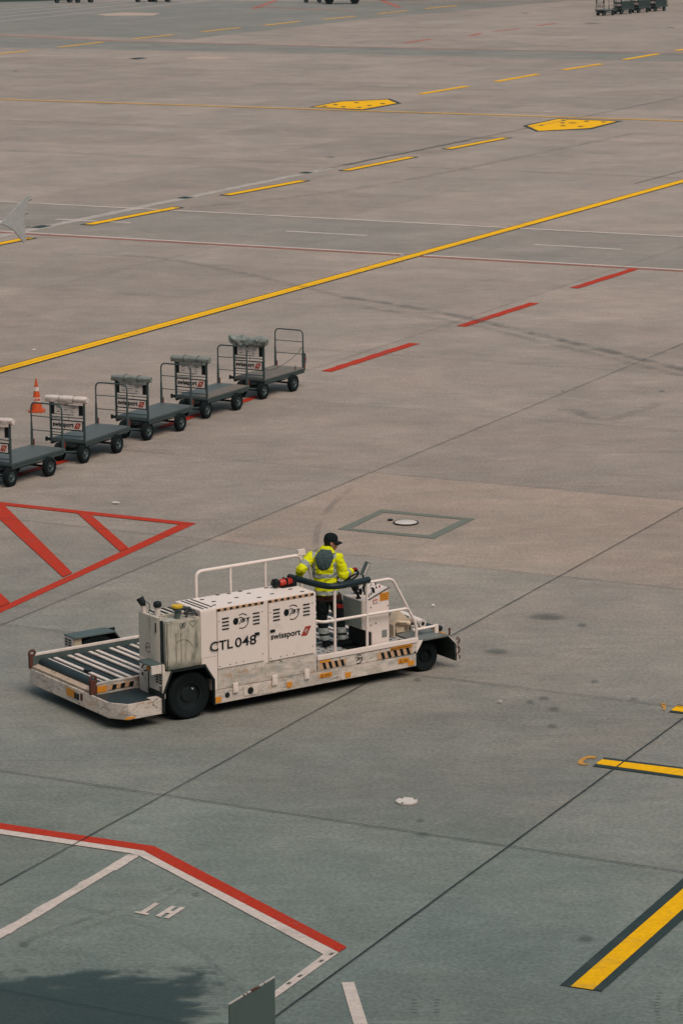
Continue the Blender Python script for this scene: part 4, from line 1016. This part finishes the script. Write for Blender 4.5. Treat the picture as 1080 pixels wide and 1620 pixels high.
for k in range(14): b.faces.new((top[5][k], bot[5][k], bot[5][k+1], top[5][k+1])); b.faces.new((top[0][k+1], bot[0][k+1], bot[0][k], top[0][k]))
for i in range(5): b.faces.new((top[i][0], bot[i][0], bot[i+1][0], top[i+1][0])); b.faces.new((top[i+1][14], bot[i+1][14], bot[i][14], top[i][14]))
obj('cap_peak', b, 'cap_black', cap_)
# jacket
b = new()
loft(b, [(-.090, .06, .895, .196, .148), (-.095, .06, .96, .192, .146), (-.110, .055, 1.06, .184, .140), (-.122, .055, 1.17, .186, .140), (-.132, .055, 1.30, .206, .148), (-.132, .06, 1.42, .222, .150), (-.128, .065, 1.50, .200, .135), (-.118, .07, 1.56, .150, .115), (-.105, .075, 1.61, .105, .100), (-.09, .08, 1.66, .088, .092), (-.085, .082, 1.685, .080, .085)])
def cuff(w_, e, t=.045): return w_ + (e-w_).normalized()*t*.2
limb(b, [SHL + V3(.05, 0, -.01), SHL, SHL.lerp(ELL_, .5) + V3(-.012, 0, 0), ELL_, ELL_.lerp(WRL, .6), cuff(WRL, ELL_)], [.09, .092, .084, .078, .066, .054], 18)
limb(b, [SHR + V3(-.05, 0, -.01), SHR, SHR.lerp(ELR, .5) + V3(.012, 0, 0), ELR, ELR.lerp(WRR, .6), cuff(WRR, ELR)], [.09, .092, .084, .080, .066, .054], 18)
ell(b, ELR, .082, .08, .08); ell(b, ELL_, .08, .08, .078)
b = fuse(b, .0085, 3, .017, .085)
def paint_faces(b, fn):
    for f in b.faces: f.material_index = fn(f.calc_center_median(), f.normal)
def along(p, a, c): d = c-a; return (p-a).dot(d)/d.dot(d), (p - a - d*((p-a).dot(d)/d.dot(d))).length
def jk(p, n):
    tl, rl = along(p, SHL, ELL_); tr, rr = along(p, ELR, WRR)
    if rl < .115 and .52 < tl < .80 and p.x < -.315: return 1
    if rr < .11 and .30 < tr < .62 and p.x > .19: return 1
    t2, r2 = along(p, WRL, ELL_)
    if p.x > -.36 and p.x < .12 and not (rl < .09 and tl > .25):
        tr0, rr0 = along(p, SHR, ELR)
        if rr0 < .098 and tr0 > .2 and p.x > .085: return 0
        if .90 < p.z < .965 or 1.185 < p.z < 1.250: return 1
        cx = -.128
        if 1.2 < p.z < 1.44 and abs(abs(p.x-cx)-.172) < .026: return 1
        if p.z > 1.47 and abs(abs(p.x-cx)-.165) < .030 and n.z > .25: return 1
    return 0
paint_faces(b, jk); jacket = obj('jacket', b, ['hivis_yellow', 'band_silver'], P)
# grey hood lying on the back
b = new(); loft(b, [(-.140, -.075, 1.315, .012, .010), (-.139, -.094, 1.335, .062, .018), (-.137, -.097, 1.375, .098, .026), (-.136, -.096, 1.43, .122, .031), (-.134, -.090, 1.49, .145, .034), (-.130, -.078, 1.545, .158, .036), (-.122, -.058, 1.59, .135, .038), (-.114, -.036, 1.63, .108, .034), (-.108, -.022, 1.655, .080, .022), (-.106, -.016, 1.664, .05, .012)], 26)
b = fuse(b, .007, 3)
for v in b.verts: v.co.y -= .010*mnoise.noise(Vector((v.co.x*26, v.co.z*7, 2))) + .004*mnoise.noise(v.co*40) * (1 if v.normal.y < 0 else 0)
obj('jacket_hood', b, 'hood_grey', P)
b = new(); loft(b, [(-.098, .055, 1.585, .155, .118), (-.095, .06, 1.625, .128, .112), (-.09, .068, 1.665, .103, .104), (-.085, .075, 1.69, .092, .096), (-.083, .078, 1.70, .078, .084)]); b = fuse(b, .008, 3, .004, .05); obj('collar', b, 'hivis_yellow', P)
b = new(); M = Matrix.Translation((-.380, -.040, 1.487)) @ Matrix.Rotation(.4, 4, 'Z') @ Matrix.Rotation(.785, 4, 'Y'); bmesh.ops.create_cube(b, size=1, matrix=M @ Matrix.Diagonal((.040, .075, .040, 1))); obj('shoulder_patch', b, 'ink_black', P)
# trousers, boots, gloves
b = new()
loft(b, [(-.075, .065, .76, .165, .125), (-.075, .065, .84, .178, .130), (-.075, .062, .93, .185, .135)])
for a, k_, n_ in ((HIL, KNL, ANL), (HIR, KNR, ANR)):
    limb(b, [a + V3(0, 0, .03), a.lerp(k_, .5), k_, k_.lerp(n_, .55), n_ + V3(0, 0, .03)], [.110, .103, .086, .082, .076], 18)
b = fuse(b, .0085, 4, .012, .085)
def tr(p, n):
    if p.z > .80: return 1
    if (.245 < p.z < .335) or (.135 < p.z < .205): return 2
    if abs(p.z - .70 + .25*(p.x-.1)) < .034 and p.x > .06 and p.y < .09: return 3
    return 0
paint_faces(b, tr); obj('trousers', b, ['trouser_black', 'trouser_rust', 'band_silver', 'glove_red'], P)
for an, yw in ((ANL, 62), (ANR, 28)):
    f = V3(math.cos(math.radians(yw)), math.sin(math.radians(yw)), 0); b = new()
    limb(b, [an + V3(0, 0, .06), an, an - V3(0, 0, .03)], [.062, .060, .056]); limb(b, [an - f*.05 - V3(0, 0, .045), an + f*.05 - V3(0, 0, .04), an + f*.17 - V3(0, 0, .052), an + f*.20 - V3(0, 0, .058)], [.046, .050, .042, .03])
    b = fuse(b, .007, 3)
    for v in b.verts: v.co.z = max(v.co.z, .004)
    obj('boot', b, 'boot_black', P)
for h in HANDS:
    b = new(); hand(b, *h, k=1.12); limb(b, [h[0] - Vector(h[1]).normalized()*.05, h[0] + Vector(h[1]).normalized()*.02], [.040, .034]); b = fuse(b, .0052, 2); obj('glove', b, 'glove_red', P)
# ------------------------------------------------------------------ baggage carts: x along the cart, y to its far side
CL, CW, DZ = 2.05, .93, .50
def cart(label, group):
    t = thing('baggage_cart', label, 'baggage cart', group=group)
    b = new(); box(b, -.01, CL, -.01, CW+.01, DZ-.055, DZ-.006)
    for s in (0, CW-.04): box(b, .02, CL-.05, s, s+.04, DZ-.12, DZ-.055)
    obj('frame', b, 'galvanised', t, .006)
    b = new(); box(b, .0, CL-.01, 0, CW*.48, DZ-.006, DZ+.012); box(b, .0, CL-.01, CW*.485, CW, DZ-.006, DZ+.012); obj('deck', b, 'cart_deck', t)
    b = new(); tube(b, fillet([(CL-.03, .05, DZ-.02), (CL-.03, .05, DZ+.98), (CL-.03, CW-.05, DZ+.98), (CL-.03, CW-.05, DZ-.02)], .13), .018, 10)
    for z in (.36, .68): tube(b, [(CL-.03, .05, DZ+z), (CL-.03, CW-.05, DZ+z)], .010, 8)
    for y in (.05, CW-.05): tube(b, [(CL-.03, y, DZ), (CL-.03, y, DZ+.30), (CL-.03, y, DZ+.55)], [.032, .03, .019], 10)
    hp = obj('end_hoop', b, 'galvanised', t)
    for y in (.05, CW-.05):
        b = new(); box(b, CL-.012, CL+.025, y-.04, y+.025, DZ+.01, DZ+.14); obj('reflector', b, 'reflector_red', hp, .006)
    b = new()
    for y in (.03, CW-.03): box(b, -.005, .04, y-.022, y+.022, DZ-.05, DZ+.92)
    for z in (.02, .10, .52, .585): box(b, .005, .025, .05, CW-.05, DZ+z-.010, DZ+z+.010)
    tube(b, [(.015, CW*.46, DZ+.44), (.015, CW*.46, DZ+.60)], .006, 6)
    st = obj('sign_frame', b, 'galvanised', t, .004)
    b = new(); box(b, -.004, .034, .052, CW-.052, DZ+.225, DZ+.455); sb = obj('sign_backing', b, 'ink_black', st)
    b = new(); box(b, -.010, -.004, .075, CW-.075, DZ+.252, DZ+.432); obj('sign_plate', b, 'sign_white', st)
    # lettering reads towards the end of the train: from the far side to the near side
    obj('lettering', text_bm('swissport', (-.0125, CW-.095, DZ+.272), (0, -1, 0), (0, 0, 1), .545, .138, bold=.035), 'ink_black', st)
    b = new(); prism(b, [(.28, DZ+.275), (.155, DZ+.275), (.095, DZ+.410), (.225, DZ+.410)], 'x', -.0125, -.0105); obj('logo_tile', b, 'logo_red', st)
    b = new(); tube(b, [(-.0135, .187+.028*math.cos(k*PI/2), DZ+.342+.036*math.sin(k*PI/2)) for k in range(4)], .006, 4, closed=True); obj('logo_star', b, 'sign_white', st)
    b = new(); box(b, -.002, .030, .052, .155, DZ+.59, DZ+.90); box(b, -.002, .030, CW-.14, CW-.052, DZ+.59, DZ+.90); box(b, .010, .030, .15, CW-.14, DZ+.60, DZ+.90); obj('board_backing', b, 'ink_black', st)
    b = new(); box(b, -.004, .009, .158, CW-.142, DZ+.595, DZ+.90); obj('board_face', b, 'sign_white', st)
    b = new(); random.seed(3)
    for r in range(5):
        for c in range(3):
            y1 = CW-.18-c*.19; z = DZ+.64+r*.048
            if (r+c) % 2 == 0: box(b, -.0065, -.0045, y1-.12, y1-.02, z, z+.018)
            else: box(b, -.0065, -.0045, y1-.15, y1-.0, z+.006, z+.011)
    obj('board_print', b, 'teal_steel', st)
    b = new(); box(b, -.008, -.0045, .165, .285, DZ+.575, DZ+.72); obj('paper_note', b, 'sign_white', st)
    def whl(x, y):
        w = new(); lathe(w, [(.115, -.045), (.14, -.058), (.195, -.06), (.212, -.048), (.215, -.02), (.215, .02), (.212, .048), (.195, .06), (.14, .058), (.115, .045)], (0, 0, 0), 'y', 28, False)
        bmesh.ops.translate(w, verts=w.verts, vec=(x, y, .215)); o = obj('wheel', w, 'rubber', t)
        w = new(); lathe(w, [(.118, .05), (.118, -.05), (.10, -.045), (.085, -.022), (.045, -.02), (.042, -.05), (.028, -.065), (.01, -.066)], (x, y, .215), 'y', 22, False); lathe(w, [(.116, .03), (.01, .03)], (x, y, .215), 'y', 22, False); obj('rim', w, 'galvanised', o)
    for y in (.07, .70): whl(.03, y)
    for y in (-.03, .90): whl(1.36, y)
    b = new(); tube(b, [(.03, .10, .215), (.03, .67, .215)], .025, 8); tube(b, [(1.36, .0, .215), (1.36, .87, .215)], .025, 8); tube(b, [(.05, .38, .36), (1.36, .38, .30)], .016, 8); tube(b, [(.10, .07, .36), (1.36, .05, .34)], .014, 8)
    lathe(b, [(.20, .37), (.20, .43)], (.05, .385, 0), seg=24); box(b, -.02, .09, .25, .52, .20, .38)
    for y in (.06, .82): box(b, 1.29, 1.43, y-.02, y+.02, .20, .45)
    box(b, -.02, .10, .11, .17, .20, .46); box(b, -.02, .10, .60, .66, .20, .46)
    obj('undercarriage', b, 'black_steel', t)
    b = new(); tube(b, [(.03, .14, .25), (-.70, .40, .36)], .020, 8); tube(b, [(.03, .64, .25), (-.70, .40, .36)], .020, 8); tube(b, [(-.66, .40, .36), (-.95, .40, .40)], .022, 8); tube(b, [(-.16, .22, .27), (-.16, .58, .27)], .014, 8)
    tube(b, [(-.98+.035*math.cos(k*PI/6), .40+.035*math.sin(k*PI/6), .40) for k in range(12)], .012, 6, closed=True); obj('tow_bar', b, 'galvanised', t)
    b = new(); box(b, -.06, .0, CW-.02, CW+.09, DZ-.03, DZ+.03); lathe(b, [(.03, DZ-.05), (.03, DZ+.05)], (-.03, CW+.07, 0), seg=10); obj('brake_lever', b, 'black_steel', t, .004)
    return t
GR = 'baggage carts parked in a row'
wheels_at = [(-1.955, 74.02, 60.5), (-3.278, 71.36, 62), (-4.537, 68.59, 62), (-5.80, 65.89, 64.5), (-7.188, 63.314, 60.5)]
clabels = ['wooden-decked baggage cart at the far end of the row under a crumpled cover',
           'baggage cart with half-wooden deck, second from the far end of the row',
           'grey-decked baggage cart in the middle of the row of five',
           'baggage cart in front of the traffic cone, whitish rolled cover on its board',
           'baggage cart cut off by the left picture edge, nearest in the row']
carts = []
for i, (x, y, a) in enumerate(wheels_at):
    r = math.radians(a); d = Vector((math.cos(r), math.sin(r), 0)); n = Vector((-d.y, d.x, 0))
    loc = Vector((x, y, 0)) - d*.03 - n*.07
    c = cart(clabels[0], GR) if i == 0 else dup(carts[0], loc, r, clabels[i], GR)
    c.location = loc; c.rotation_euler = (0, 0, r); carts.append(c)
def child(t, n): return [o for o in t.children if o.name.split('.')[0] == n][0]
def deckmesh(name, parts):
    me = None; b = new(); ms = []
    for k, (y0, y1, m) in enumerate(parts):
        n0 = len(b.faces); box(b, .0, CL-.01, y0, y1, DZ-.006, DZ+.012); b.faces.ensure_lookup_table()
        for f in b.faces[n0:]: f.material_index = k
        ms.append(MATS[m])
    me = bpy.data.meshes.new(name); b.to_mesh(me); b.free()
    for m in ms: me.materials.append(m)
    return me
child(carts[0], 'deck').data = deckmesh('deck', [(0, CW*.30, 'cart_wood'), (CW*.303, CW*.65, 'cart_wood'), (CW*.653, CW, 'cart_wood')])
child(carts[1], 'deck').data = deckmesh('deck', [(0, CW*.46, 'cart_wood'), (CW*.463, CW, 'cart_deck')])
# rope and lamp box of the last cart
b = new(); pts = [(.03, .05, DZ+.46)]
for k in range(1, 15):
    u = k/15; pts.append((.03 + 1.97*u, .05 + .3*math.sin(PI*u), DZ+.46 - .40*math.sin(PI*u)**.8 + .06*u))
pts.append((CL-.03, .07, DZ+.55)); tube(b, pts, .007, 6); obj('rope', b, 'hose_black', carts[0])
b = new(); box(b, CL-.02, CL+.05, .01, .10, DZ+.12, DZ+.38); lb = obj('lamp_box', b, 'galvanised', carts[0], .008)
b = new(); box(b, CL-.015, CL+.052, .002, .011, DZ+.20, DZ+.28); obj('tail_lamp', b, 'reflector_red', lb)
b = new(); tube(b, [(.78*CL, .04, DZ+.012), (.78*CL, .04, DZ+.09)], .01, 6); tube(b, [(.78*CL+.03*math.cos(k*PI/5), .04, DZ+.10+.03*math.sin(k*PI/5)) for k in range(10)], .006, 5, closed=True); obj('lashing_ring', b, 'black_steel', carts[0])
# rolled rain covers lying over the boards
def cover(c, label, m, mode, seed):
    b = new(); random.seed(seed); n = 26; seg = 22; rings = []
    for i in range(n+1):
        u = i/n; y = -.07 + (CW+.14)*u; e = min(1, min(u, 1-u)*9)
        ring = []
        for k in range(seg):
            a = 2*PI*k/seg; p = Vector((math.cos(a)*2.2, u*9, math.sin(a)*2.2 + seed*3))
            cr = max(0, 1 - abs(mnoise.noise(p*1.1))*7)*.5 + max(0, 1 - abs(mnoise.noise(p*2.1 + Vector((4, 4, 4))))*6)*.35
            q = 1 + .07*mnoise.noise(p*.6) - .13*cr
            amp = (1.0, 1.35, .9)[mode]
            rx, rz = .090*q*(.80+.20*e), .066*q*(.82+.18*e)
            if mode == 1: rz *= 1.15 + .5*mnoise.noise(Vector((u*4, seed, 0))); rx *= 1.1
            sag = -.035 if math.sin(a) < -.4 else 0
            ring.append(b.verts.new((.015 + rx*math.cos(a)*amp, y + .03*mnoise.noise(p*1.3), DZ+.945 + rz*math.sin(a)*amp + sag*(1+mnoise.noise(p)) + (.035*(1-u) if mode == 1 else .015*(1-u)))))
        rings.append(ring)
    for A, B in zip(rings, rings[1:]):
        for k in range(seg): b.faces.new((A[k], A[(k+1) % seg], B[(k+1) % seg], B[k]))
    b.faces.new(rings[0][::-1]); b.faces.new(rings[-1])
    if mode == 1:                                                  # the crumpled one: corners poke out
        bmesh.ops.triangulate(b, faces=b.faces)
        for v in b.verts: v.co += Vector((mnoise.noise(v.co*7), mnoise.noise(v.co*7+Vector((5, 5, 5))), mnoise.noise(v.co*7+Vector((9, 1, 3)))))*.05
        for v in b.verts:
            if v.co.y > CW*.72: v.co.z += .16*(v.co.y-CW*.72); v.co.x *= 1.15
    else:
        for y0, y1, dz in ((.02, .40, -.11), (.42, .80, -.08)):     # flaps hanging over the board
            pr = []
            for k in range(9):
                y = y0 + (y1-y0)*k/8; pr.append((y, DZ+.93+dz+.02*mnoise.noise(Vector((y*9, seed, 0)))))
            prism(b, pr + [(y1, DZ+.93), (y0, DZ+.93)], 'x', -.050, -.040)
    for v in b.verts: v.co += Vector((mnoise.noise(v.co*24+Vector((seed, 0, 0))), 0, mnoise.noise(v.co*24+Vector((0, seed, 4)))))*.010
    o = obj('rain_cover', b, m, smooth=(mode != 1)); o.location = c.location; o.rotation_euler = c.rotation_euler; tag(o, label, 'rain cover', 'rain covers rolled on the cart boards')
    s = new()
    for y in (.25, .62): tube(s, [(.015+.105*math.cos(k*PI/8), y, DZ+.945+.088*math.sin(k*PI/8)) for k in range(16)], .006, 5, closed=True)
    obj('strap', s, 'hose_black' if m == 'cover_grey' else 'cover_grey', o)
cover(carts[0], 'crumpled grey rain cover heaped on the board of the farthest cart', 'cover_grey', 1, 1)
cover(carts[1], 'grey rolled rain cover on the board of the half-wooden cart', 'cover_grey', 0, 2)
cover(carts[2], 'grey rolled rain cover on the board of the middle cart', 'cover_grey', 2, 3)
cover(carts[3], 'whitish rolled rain cover on the board of the cart by the cone', 'cover_white', 0, 4)
cover(carts[4], 'rolled rain cover at the left picture edge on the nearest cart', 'cover_white', 2, 5)
# traffic cone
cp = G(59, 651); cn = thing('traffic_cone', 'tall orange and white traffic cone standing behind the baggage carts', 'traffic cone', (cp.x, cp.y, 0))
b = new(); prism(b, [(-.20, -.14), (-.14, -.20), (.14, -.20), (.20, -.14), (.20, .14), (.14, .20), (-.14, .20), (-.20, .14)], 'z', .0, .045); obj('base', b, 'cone_orange', cn, .008)
def ring(z0, z1, r0, r1, m, nm):
    b = new(); lathe(b, [(r0, z0), (r1, z1)], (0, 0, 0), seg=28); obj(nm, b, m, cn)
R_ = lambda z: .148 - .128*z/.80
ring(.045, .24, R_(.045), R_(.24), 'cone_orange', 'cone_body'); ring(.24, .36, R_(.24)+.004, R_(.36)+.004, 'cone_white', 'sleeve')
ring(.36, .52, R_(.36), R_(.52), 'cone_orange', 'cone_body'); ring(.52, .62, R_(.52)+.004, R_(.62)+.004, 'cone_white', 'sleeve'); ring(.62, .83, R_(.62), R_(.83), 'cone_orange', 'cone_tip')
b = new()
for k in range(5): a = -1.9+k*.30; box(b, .108*math.cos(a)-.012, .108*math.cos(a)+.012, .108*math.sin(a)-.006, .108*math.sin(a)+.006, .27+.02*(k % 2), .33+.025*(k % 2))
obj('sleeve_print', b, 'cone_orange', cn)
# far carts, upper right, and others cut by the top edge
far0 = G(955, 25); far1 = G(1046, 17.5); fd = (far1-far0).normalized(); fa = math.atan2(fd.y, fd.x)
for i, lb in enumerate(('nearest of the dark carts parked far off at the upper right', 'second of the dark carts far off at the upper right', 'third of the dark carts far off at the upper right', 'farthest of the dark carts at the upper right corner')):
    p = far0 + fd*(3.05*i) ; dup(carts[2], p, fa - .05, lb, 'far baggage carts at the upper right')
for i, (k, lb) in enumerate(((1, 'dark covered load on the second far cart at the upper right'), (2, 'dark covered load on the third far cart at the upper right'), (3, 'dark covered load on the farthest cart at the upper right'))):
    b = new(); box(b, .12, CL-.15, .05, CW-.05, 0, .62); bmesh.ops.subdivide_edges(b, edges=b.edges, cuts=3, use_grid_fill=True)
    for v in b.verts: v.co += Vector((mnoise.noise(v.co*3+Vector((i, 0, 0))), mnoise.noise(v.co*3+Vector((0, i, 5))), mnoise.noise(v.co*3))) * .06 * min(1, v.co.z*4)
    o = obj('covered_load', b, 'hull_green'); p = far0 + fd*(3.05*k); o.location = (p.x, p.y, DZ+.012); o.rotation_euler = (0, 0, fa-.05); tag(o, lb, 'load', 'covered loads on the far carts')
for i, (px, lb) in enumerate(((91, 'left one of two carts cut by the upper picture edge at the left'), (124, 'right one of two carts cut by the upper picture edge at the left'))):
    p = G(px, 4.8); dup(carts[2], p, .25, lb, 'carts cut by the upper picture edge')
for i, (px, lb) in enumerate(((219, 'cart cut by the upper picture edge, left of the pale patch'), (246, 'cart cut by the upper picture edge just above the pale patch'))):
    p = G(px, 3.6); dup(carts[2], p, .25, lb, 'carts cut by the upper picture edge')
for i, (px, lb) in enumerate(((484, 'dark cart at the top edge left of the far tug'), )):
    p = G(px, 4.6); dup(carts[2], p, .05, lb, 'carts cut by the upper picture edge')
p = G(518, 6.2); tg = thing('tow_tug', 'dark tow tug at the top picture edge with only its wheels showing', 'tug', p, .02)
b = new(); prism(b, [(-.5, .45), (-.5, 1.2), (.9, 1.25), (1.1, 1.9), (2.1, 1.9), (2.3, 1.1), (3.1, 1.0), (3.2, .45)], 'y', -.85, .85); obj('body', b, 'hull_green', tg, .05)
b = new(); prism(b, [(1.2, 1.35), (1.28, 1.8), (2.0, 1.8), (2.12, 1.35)], 'y', -.86, .86); obj('window', b, 'glass_dark', tg)
for x in (.15, 2.7):
    for y in (-.82, .82):
        b = new(); lathe(b, [(.2, -.13), (.42, -.14), (.46, -.08), (.46, .08), (.42, .14), (.2, .13)], (x, y, .461), 'y', 24); obj('wheel', b, 'rubber', tg)
# long low shed closing the far side of the apron
sp = G(760, .4); sh = thing('far_shed', 'long dark shed along the far edge of the apron at the top', 'shed', (sp.x, sp.y+1.5, 0), -.012)
b = new(); box(b, -10, 42, 0, 14, 0, 6); obj('wall', b, 'shed_wall', sh)
b = new(); prism(b, [(-.5, 6.0), (7, 7.6), (14.5, 6.0), (14.5, 6.25), (7, 7.9), (-.5, 6.25)], 'x', -10.5, 42.5); obj('roof', b, 'shed_roof', sh)
for x in range(-7, 40, 8):
    b = new(); box(b, x, x+5, -.06, -.002, 0, 4.6); dr = obj('shed_door', b, 'galvanised', sh)
    b = new(); box(b, x+.6, x+4.4, -.09, -.062, 3.2, 4.2); obj('pane', b, 'glass_dark', dr)
# ------------------------------------------------------------------ parked airliner, only its wing tip reaches into the picture
tip = Vector((-8.28, 75.95, 4.32)); f = Vector((-.64, -.768, 0)); le = Vector((.768, -.64, 0)) # nose, left wing
AP = thing('airliner', 'white airliner parked beyond the left picture edge with its wing tip fence showing', 'airliner', (0, 0, 0))
def pt(a, s, z): return tip + (f*a + le*s + Vector((0, 0, z)))*(.70 if s > -.5 else 1)
b = new(); sec = []
for s, ca, ch_, z, th_ in ((-.3, .15, 1.6, -.02, .10), (-4, 1.9, 2.3, -.28, .22), (-9, 4.4, 3.3, -.65, .38), (-15, 8.0, 6.0, -1.05, .75)):
    ring_ = []
    for k in range(20):
        a = 2*PI*k/20; xx = .5*math.cos(a); t_ = math.sin(a)*(.5+.35*xx)*math.sqrt(max(0, 1))*.5
        ring_.append(b.verts.new(pt(ca + ch_*xx, s, z + th_*t_*2*.6)))
    sec.append(ring_)
for A, B in zip(sec, sec[1:]):
    for k in range(20): b.faces.new((A[k], A[(k+1) % 20], B[(k+1) % 20], B[k]))
b.faces.new(sec[0]); b.faces.new(sec[-1][::-1]); obj('wing', b, 'aircraft_white', AP)
def sheet(outline, m, name, th=.05, s0=0.0):
    b = new(); A = [b.verts.new(pt(a, s0, z)) for a, z in outline]; B = [b.verts.new(pt(a, s0+th, z)) for a, z in outline]; n = len(A)
    b.faces.new(A); b.faces.new(B[::-1])
    for k in range(n): b.faces.new((A[k], B[k], B[(k+1) % n], A[(k+1) % n]))
    return obj(name, b, m, AP, .012)
sheet([(.80, .0), (.55, .16), (-.55, .90), (-.82, .93), (-.70, .72), (-.42, .16), (-.46, -.30), (-.50, -.74), (-.36, -.84), (-.20, -.66), (.15, -.30), (.60, -.08)], 'aircraft_grey', 'wing_fence')
b = new()
for z in (.70, .22, -.26, -.70): tube(b, [pt(-.46 if z < .5 else -.66, .025, z), pt(-.66 if z < .5 else -.84, .025, z+.03)], .008, 5)
obj('static_wick', b, 'black_steel', AP)
b = new(); c0 = tip + f*10.5 - le*17.2 + Vector((0, 0, -.55)); L_ = []
for d_, r_ in ((17.5, .15), (17, .7), (15.8, 1.35), (13.5, 1.85), (11, 1.98), (-6, 1.98), (-11, 1.6), (-16, .9), (-19, .3)):
    L_.append((c0 + f*d_ + Vector((0, 0, .35 if d_ < -12 else 0)), r_))
tube(b, [p for p, r in L_], [r for p, r in L_], 28); fu = obj('fuselage', b, 'aircraft_white', AP)
b = new()
for k in range(40):
    q_ = c0 + f*(12.5-k*.55) + le*1.93 + Vector((0, 0, .45)); box(b, q_.x-.10, q_.x+.10, q_.y-.12, q_.y+.12, q_.z-.16, q_.z+.16)
tag(obj('cabin_windows', b, 'glass_dark', fu), kind='stuff')
b = new(); prism(b, [(0, 0), (3.2, 0), (-.6, 5.6), (-2.2, 5.6)], 'y', -.12, .12); fn = obj('tail_fin', b, 'aircraft_white', AP); fn.location = c0 - f*16 + Vector((0, 0, 1.4)); fn.rotation_euler = (0, 0, math.atan2(f.y, f.x))
e0 = tip + f*8.3 - le*11.6 + Vector((0, 0, -2.05))
b = new(); tube(b, [e0 + f*2.0, e0 + f*1.7, e0 + f*.4, e0 - f*1.6, e0 - f*2.4], [.85, .98, 1.05, .75, .45], 24); obj('engine', b, 'aircraft_white', AP)
b = new(); tube(b, [e0 + Vector((0, 0, .9)), e0 - f*.8 + Vector((0, 0, 1.6))], .22, 8); obj('engine_pylon', b, 'aircraft_grey', AP)
for q_ in (c0 + f*13 , c0 - f*1.5 + le*3.6, c0 - f*1.5 - le*3.6):
    b = new(); base = Vector((q_.x, q_.y, .55)); tube(b, [base, Vector((q_.x, q_.y, c0.z-1.2))], .13, 10)
    gl = obj('landing_gear', b, 'aircraft_grey', AP)
    for s in (-.35, .35):
        b = new(); tube(b, [base + le*(s-.16), base + le*(s+.16)], .548, 24); obj('gear_wheel', b, 'rubber', gl)
# ------------------------------------------------------------------ grey steel screen at the bottom edge
pa, pb_ = Vector((-1.102, 26.677, 0)), Vector((-.683, 27.379, 0)); dd = pb_-pa; wd = dd.length
SCN = thing('steel_screen', 'grey painted steel screen with rust-chipped top edge at the bottom picture edge', 'screen', pa, math.atan2(dd.y, dd.x))
b = new(); box(b, 0, wd, 0, .014, .35, 2.488); obj('panel', b, 'panel_grey', SCN, .003)
b = new(); box(b, 0, wd, -.001, .015, 2.4885, 2.500); obj('top_edge', b, 'sign_white', SCN)
b = new()
for x0, x1 in ((.385, .455), (.46, .50), (.51, .535), (.25, .27), (.31, .325), (.62, .63)): box(b, x0, x1, -.003, .017, 2.482, 2.502)
obj('rust_spot', b, 'rust_red', SCN)
for x in (.12, wd-.12):
    b = new(); box(b, x-.025, x+.025, .0145, .06, 0, 1.9); box(b, x-.09, x+.09, -.04, .15, 0, .012); obj('post', b, 'panel_grey', SCN)

# ------------------------------------------------------------------ unseen terminal behind the viewing terrace, added to shade the near apron
TB = thing('added_shade_terminal', 'unseen terminal building behind the camera, added to shade the near apron', 'terminal', (0, 0, 0))
b = new(); box(b, -140, 140, -40, -1.2, 0, 11.35); obj('wall', b, 'shed_wall', TB)
b = new(); box(b, -140, 140, -48, -14, 11.35, 44); obj('added_shade_storey', b, 'shed_wall', TB)  # height made up so that its shade reaches the near apron
b = new(); box(b, -142, 142, -50, -8, 44, 44.6); obj('roof', b, 'aircraft_grey', TB)
for k in range(28):
    x = -138 + k*10; b = new(); box(b, x, x+8.4, -1.19, -1.12, 2.2, 9.4); fr = obj('window', b, 'glass_dark', TB)
    b = new(); box(b, x, x+8.4, -13.99, -13.92, 13, 42); obj('window', b, 'glass_dark', TB)
b = new(); tube(b, [(-140, -1.5, 12.35), (140, -1.5, 12.35)], .03, 8)
for k in range(141): tube(b, [(-140+2*k, -1.5, 11.35), (-140+2*k, -1.5, 12.35)], .02, 6)
obj('terrace_railing', b, 'galvanised', TB)
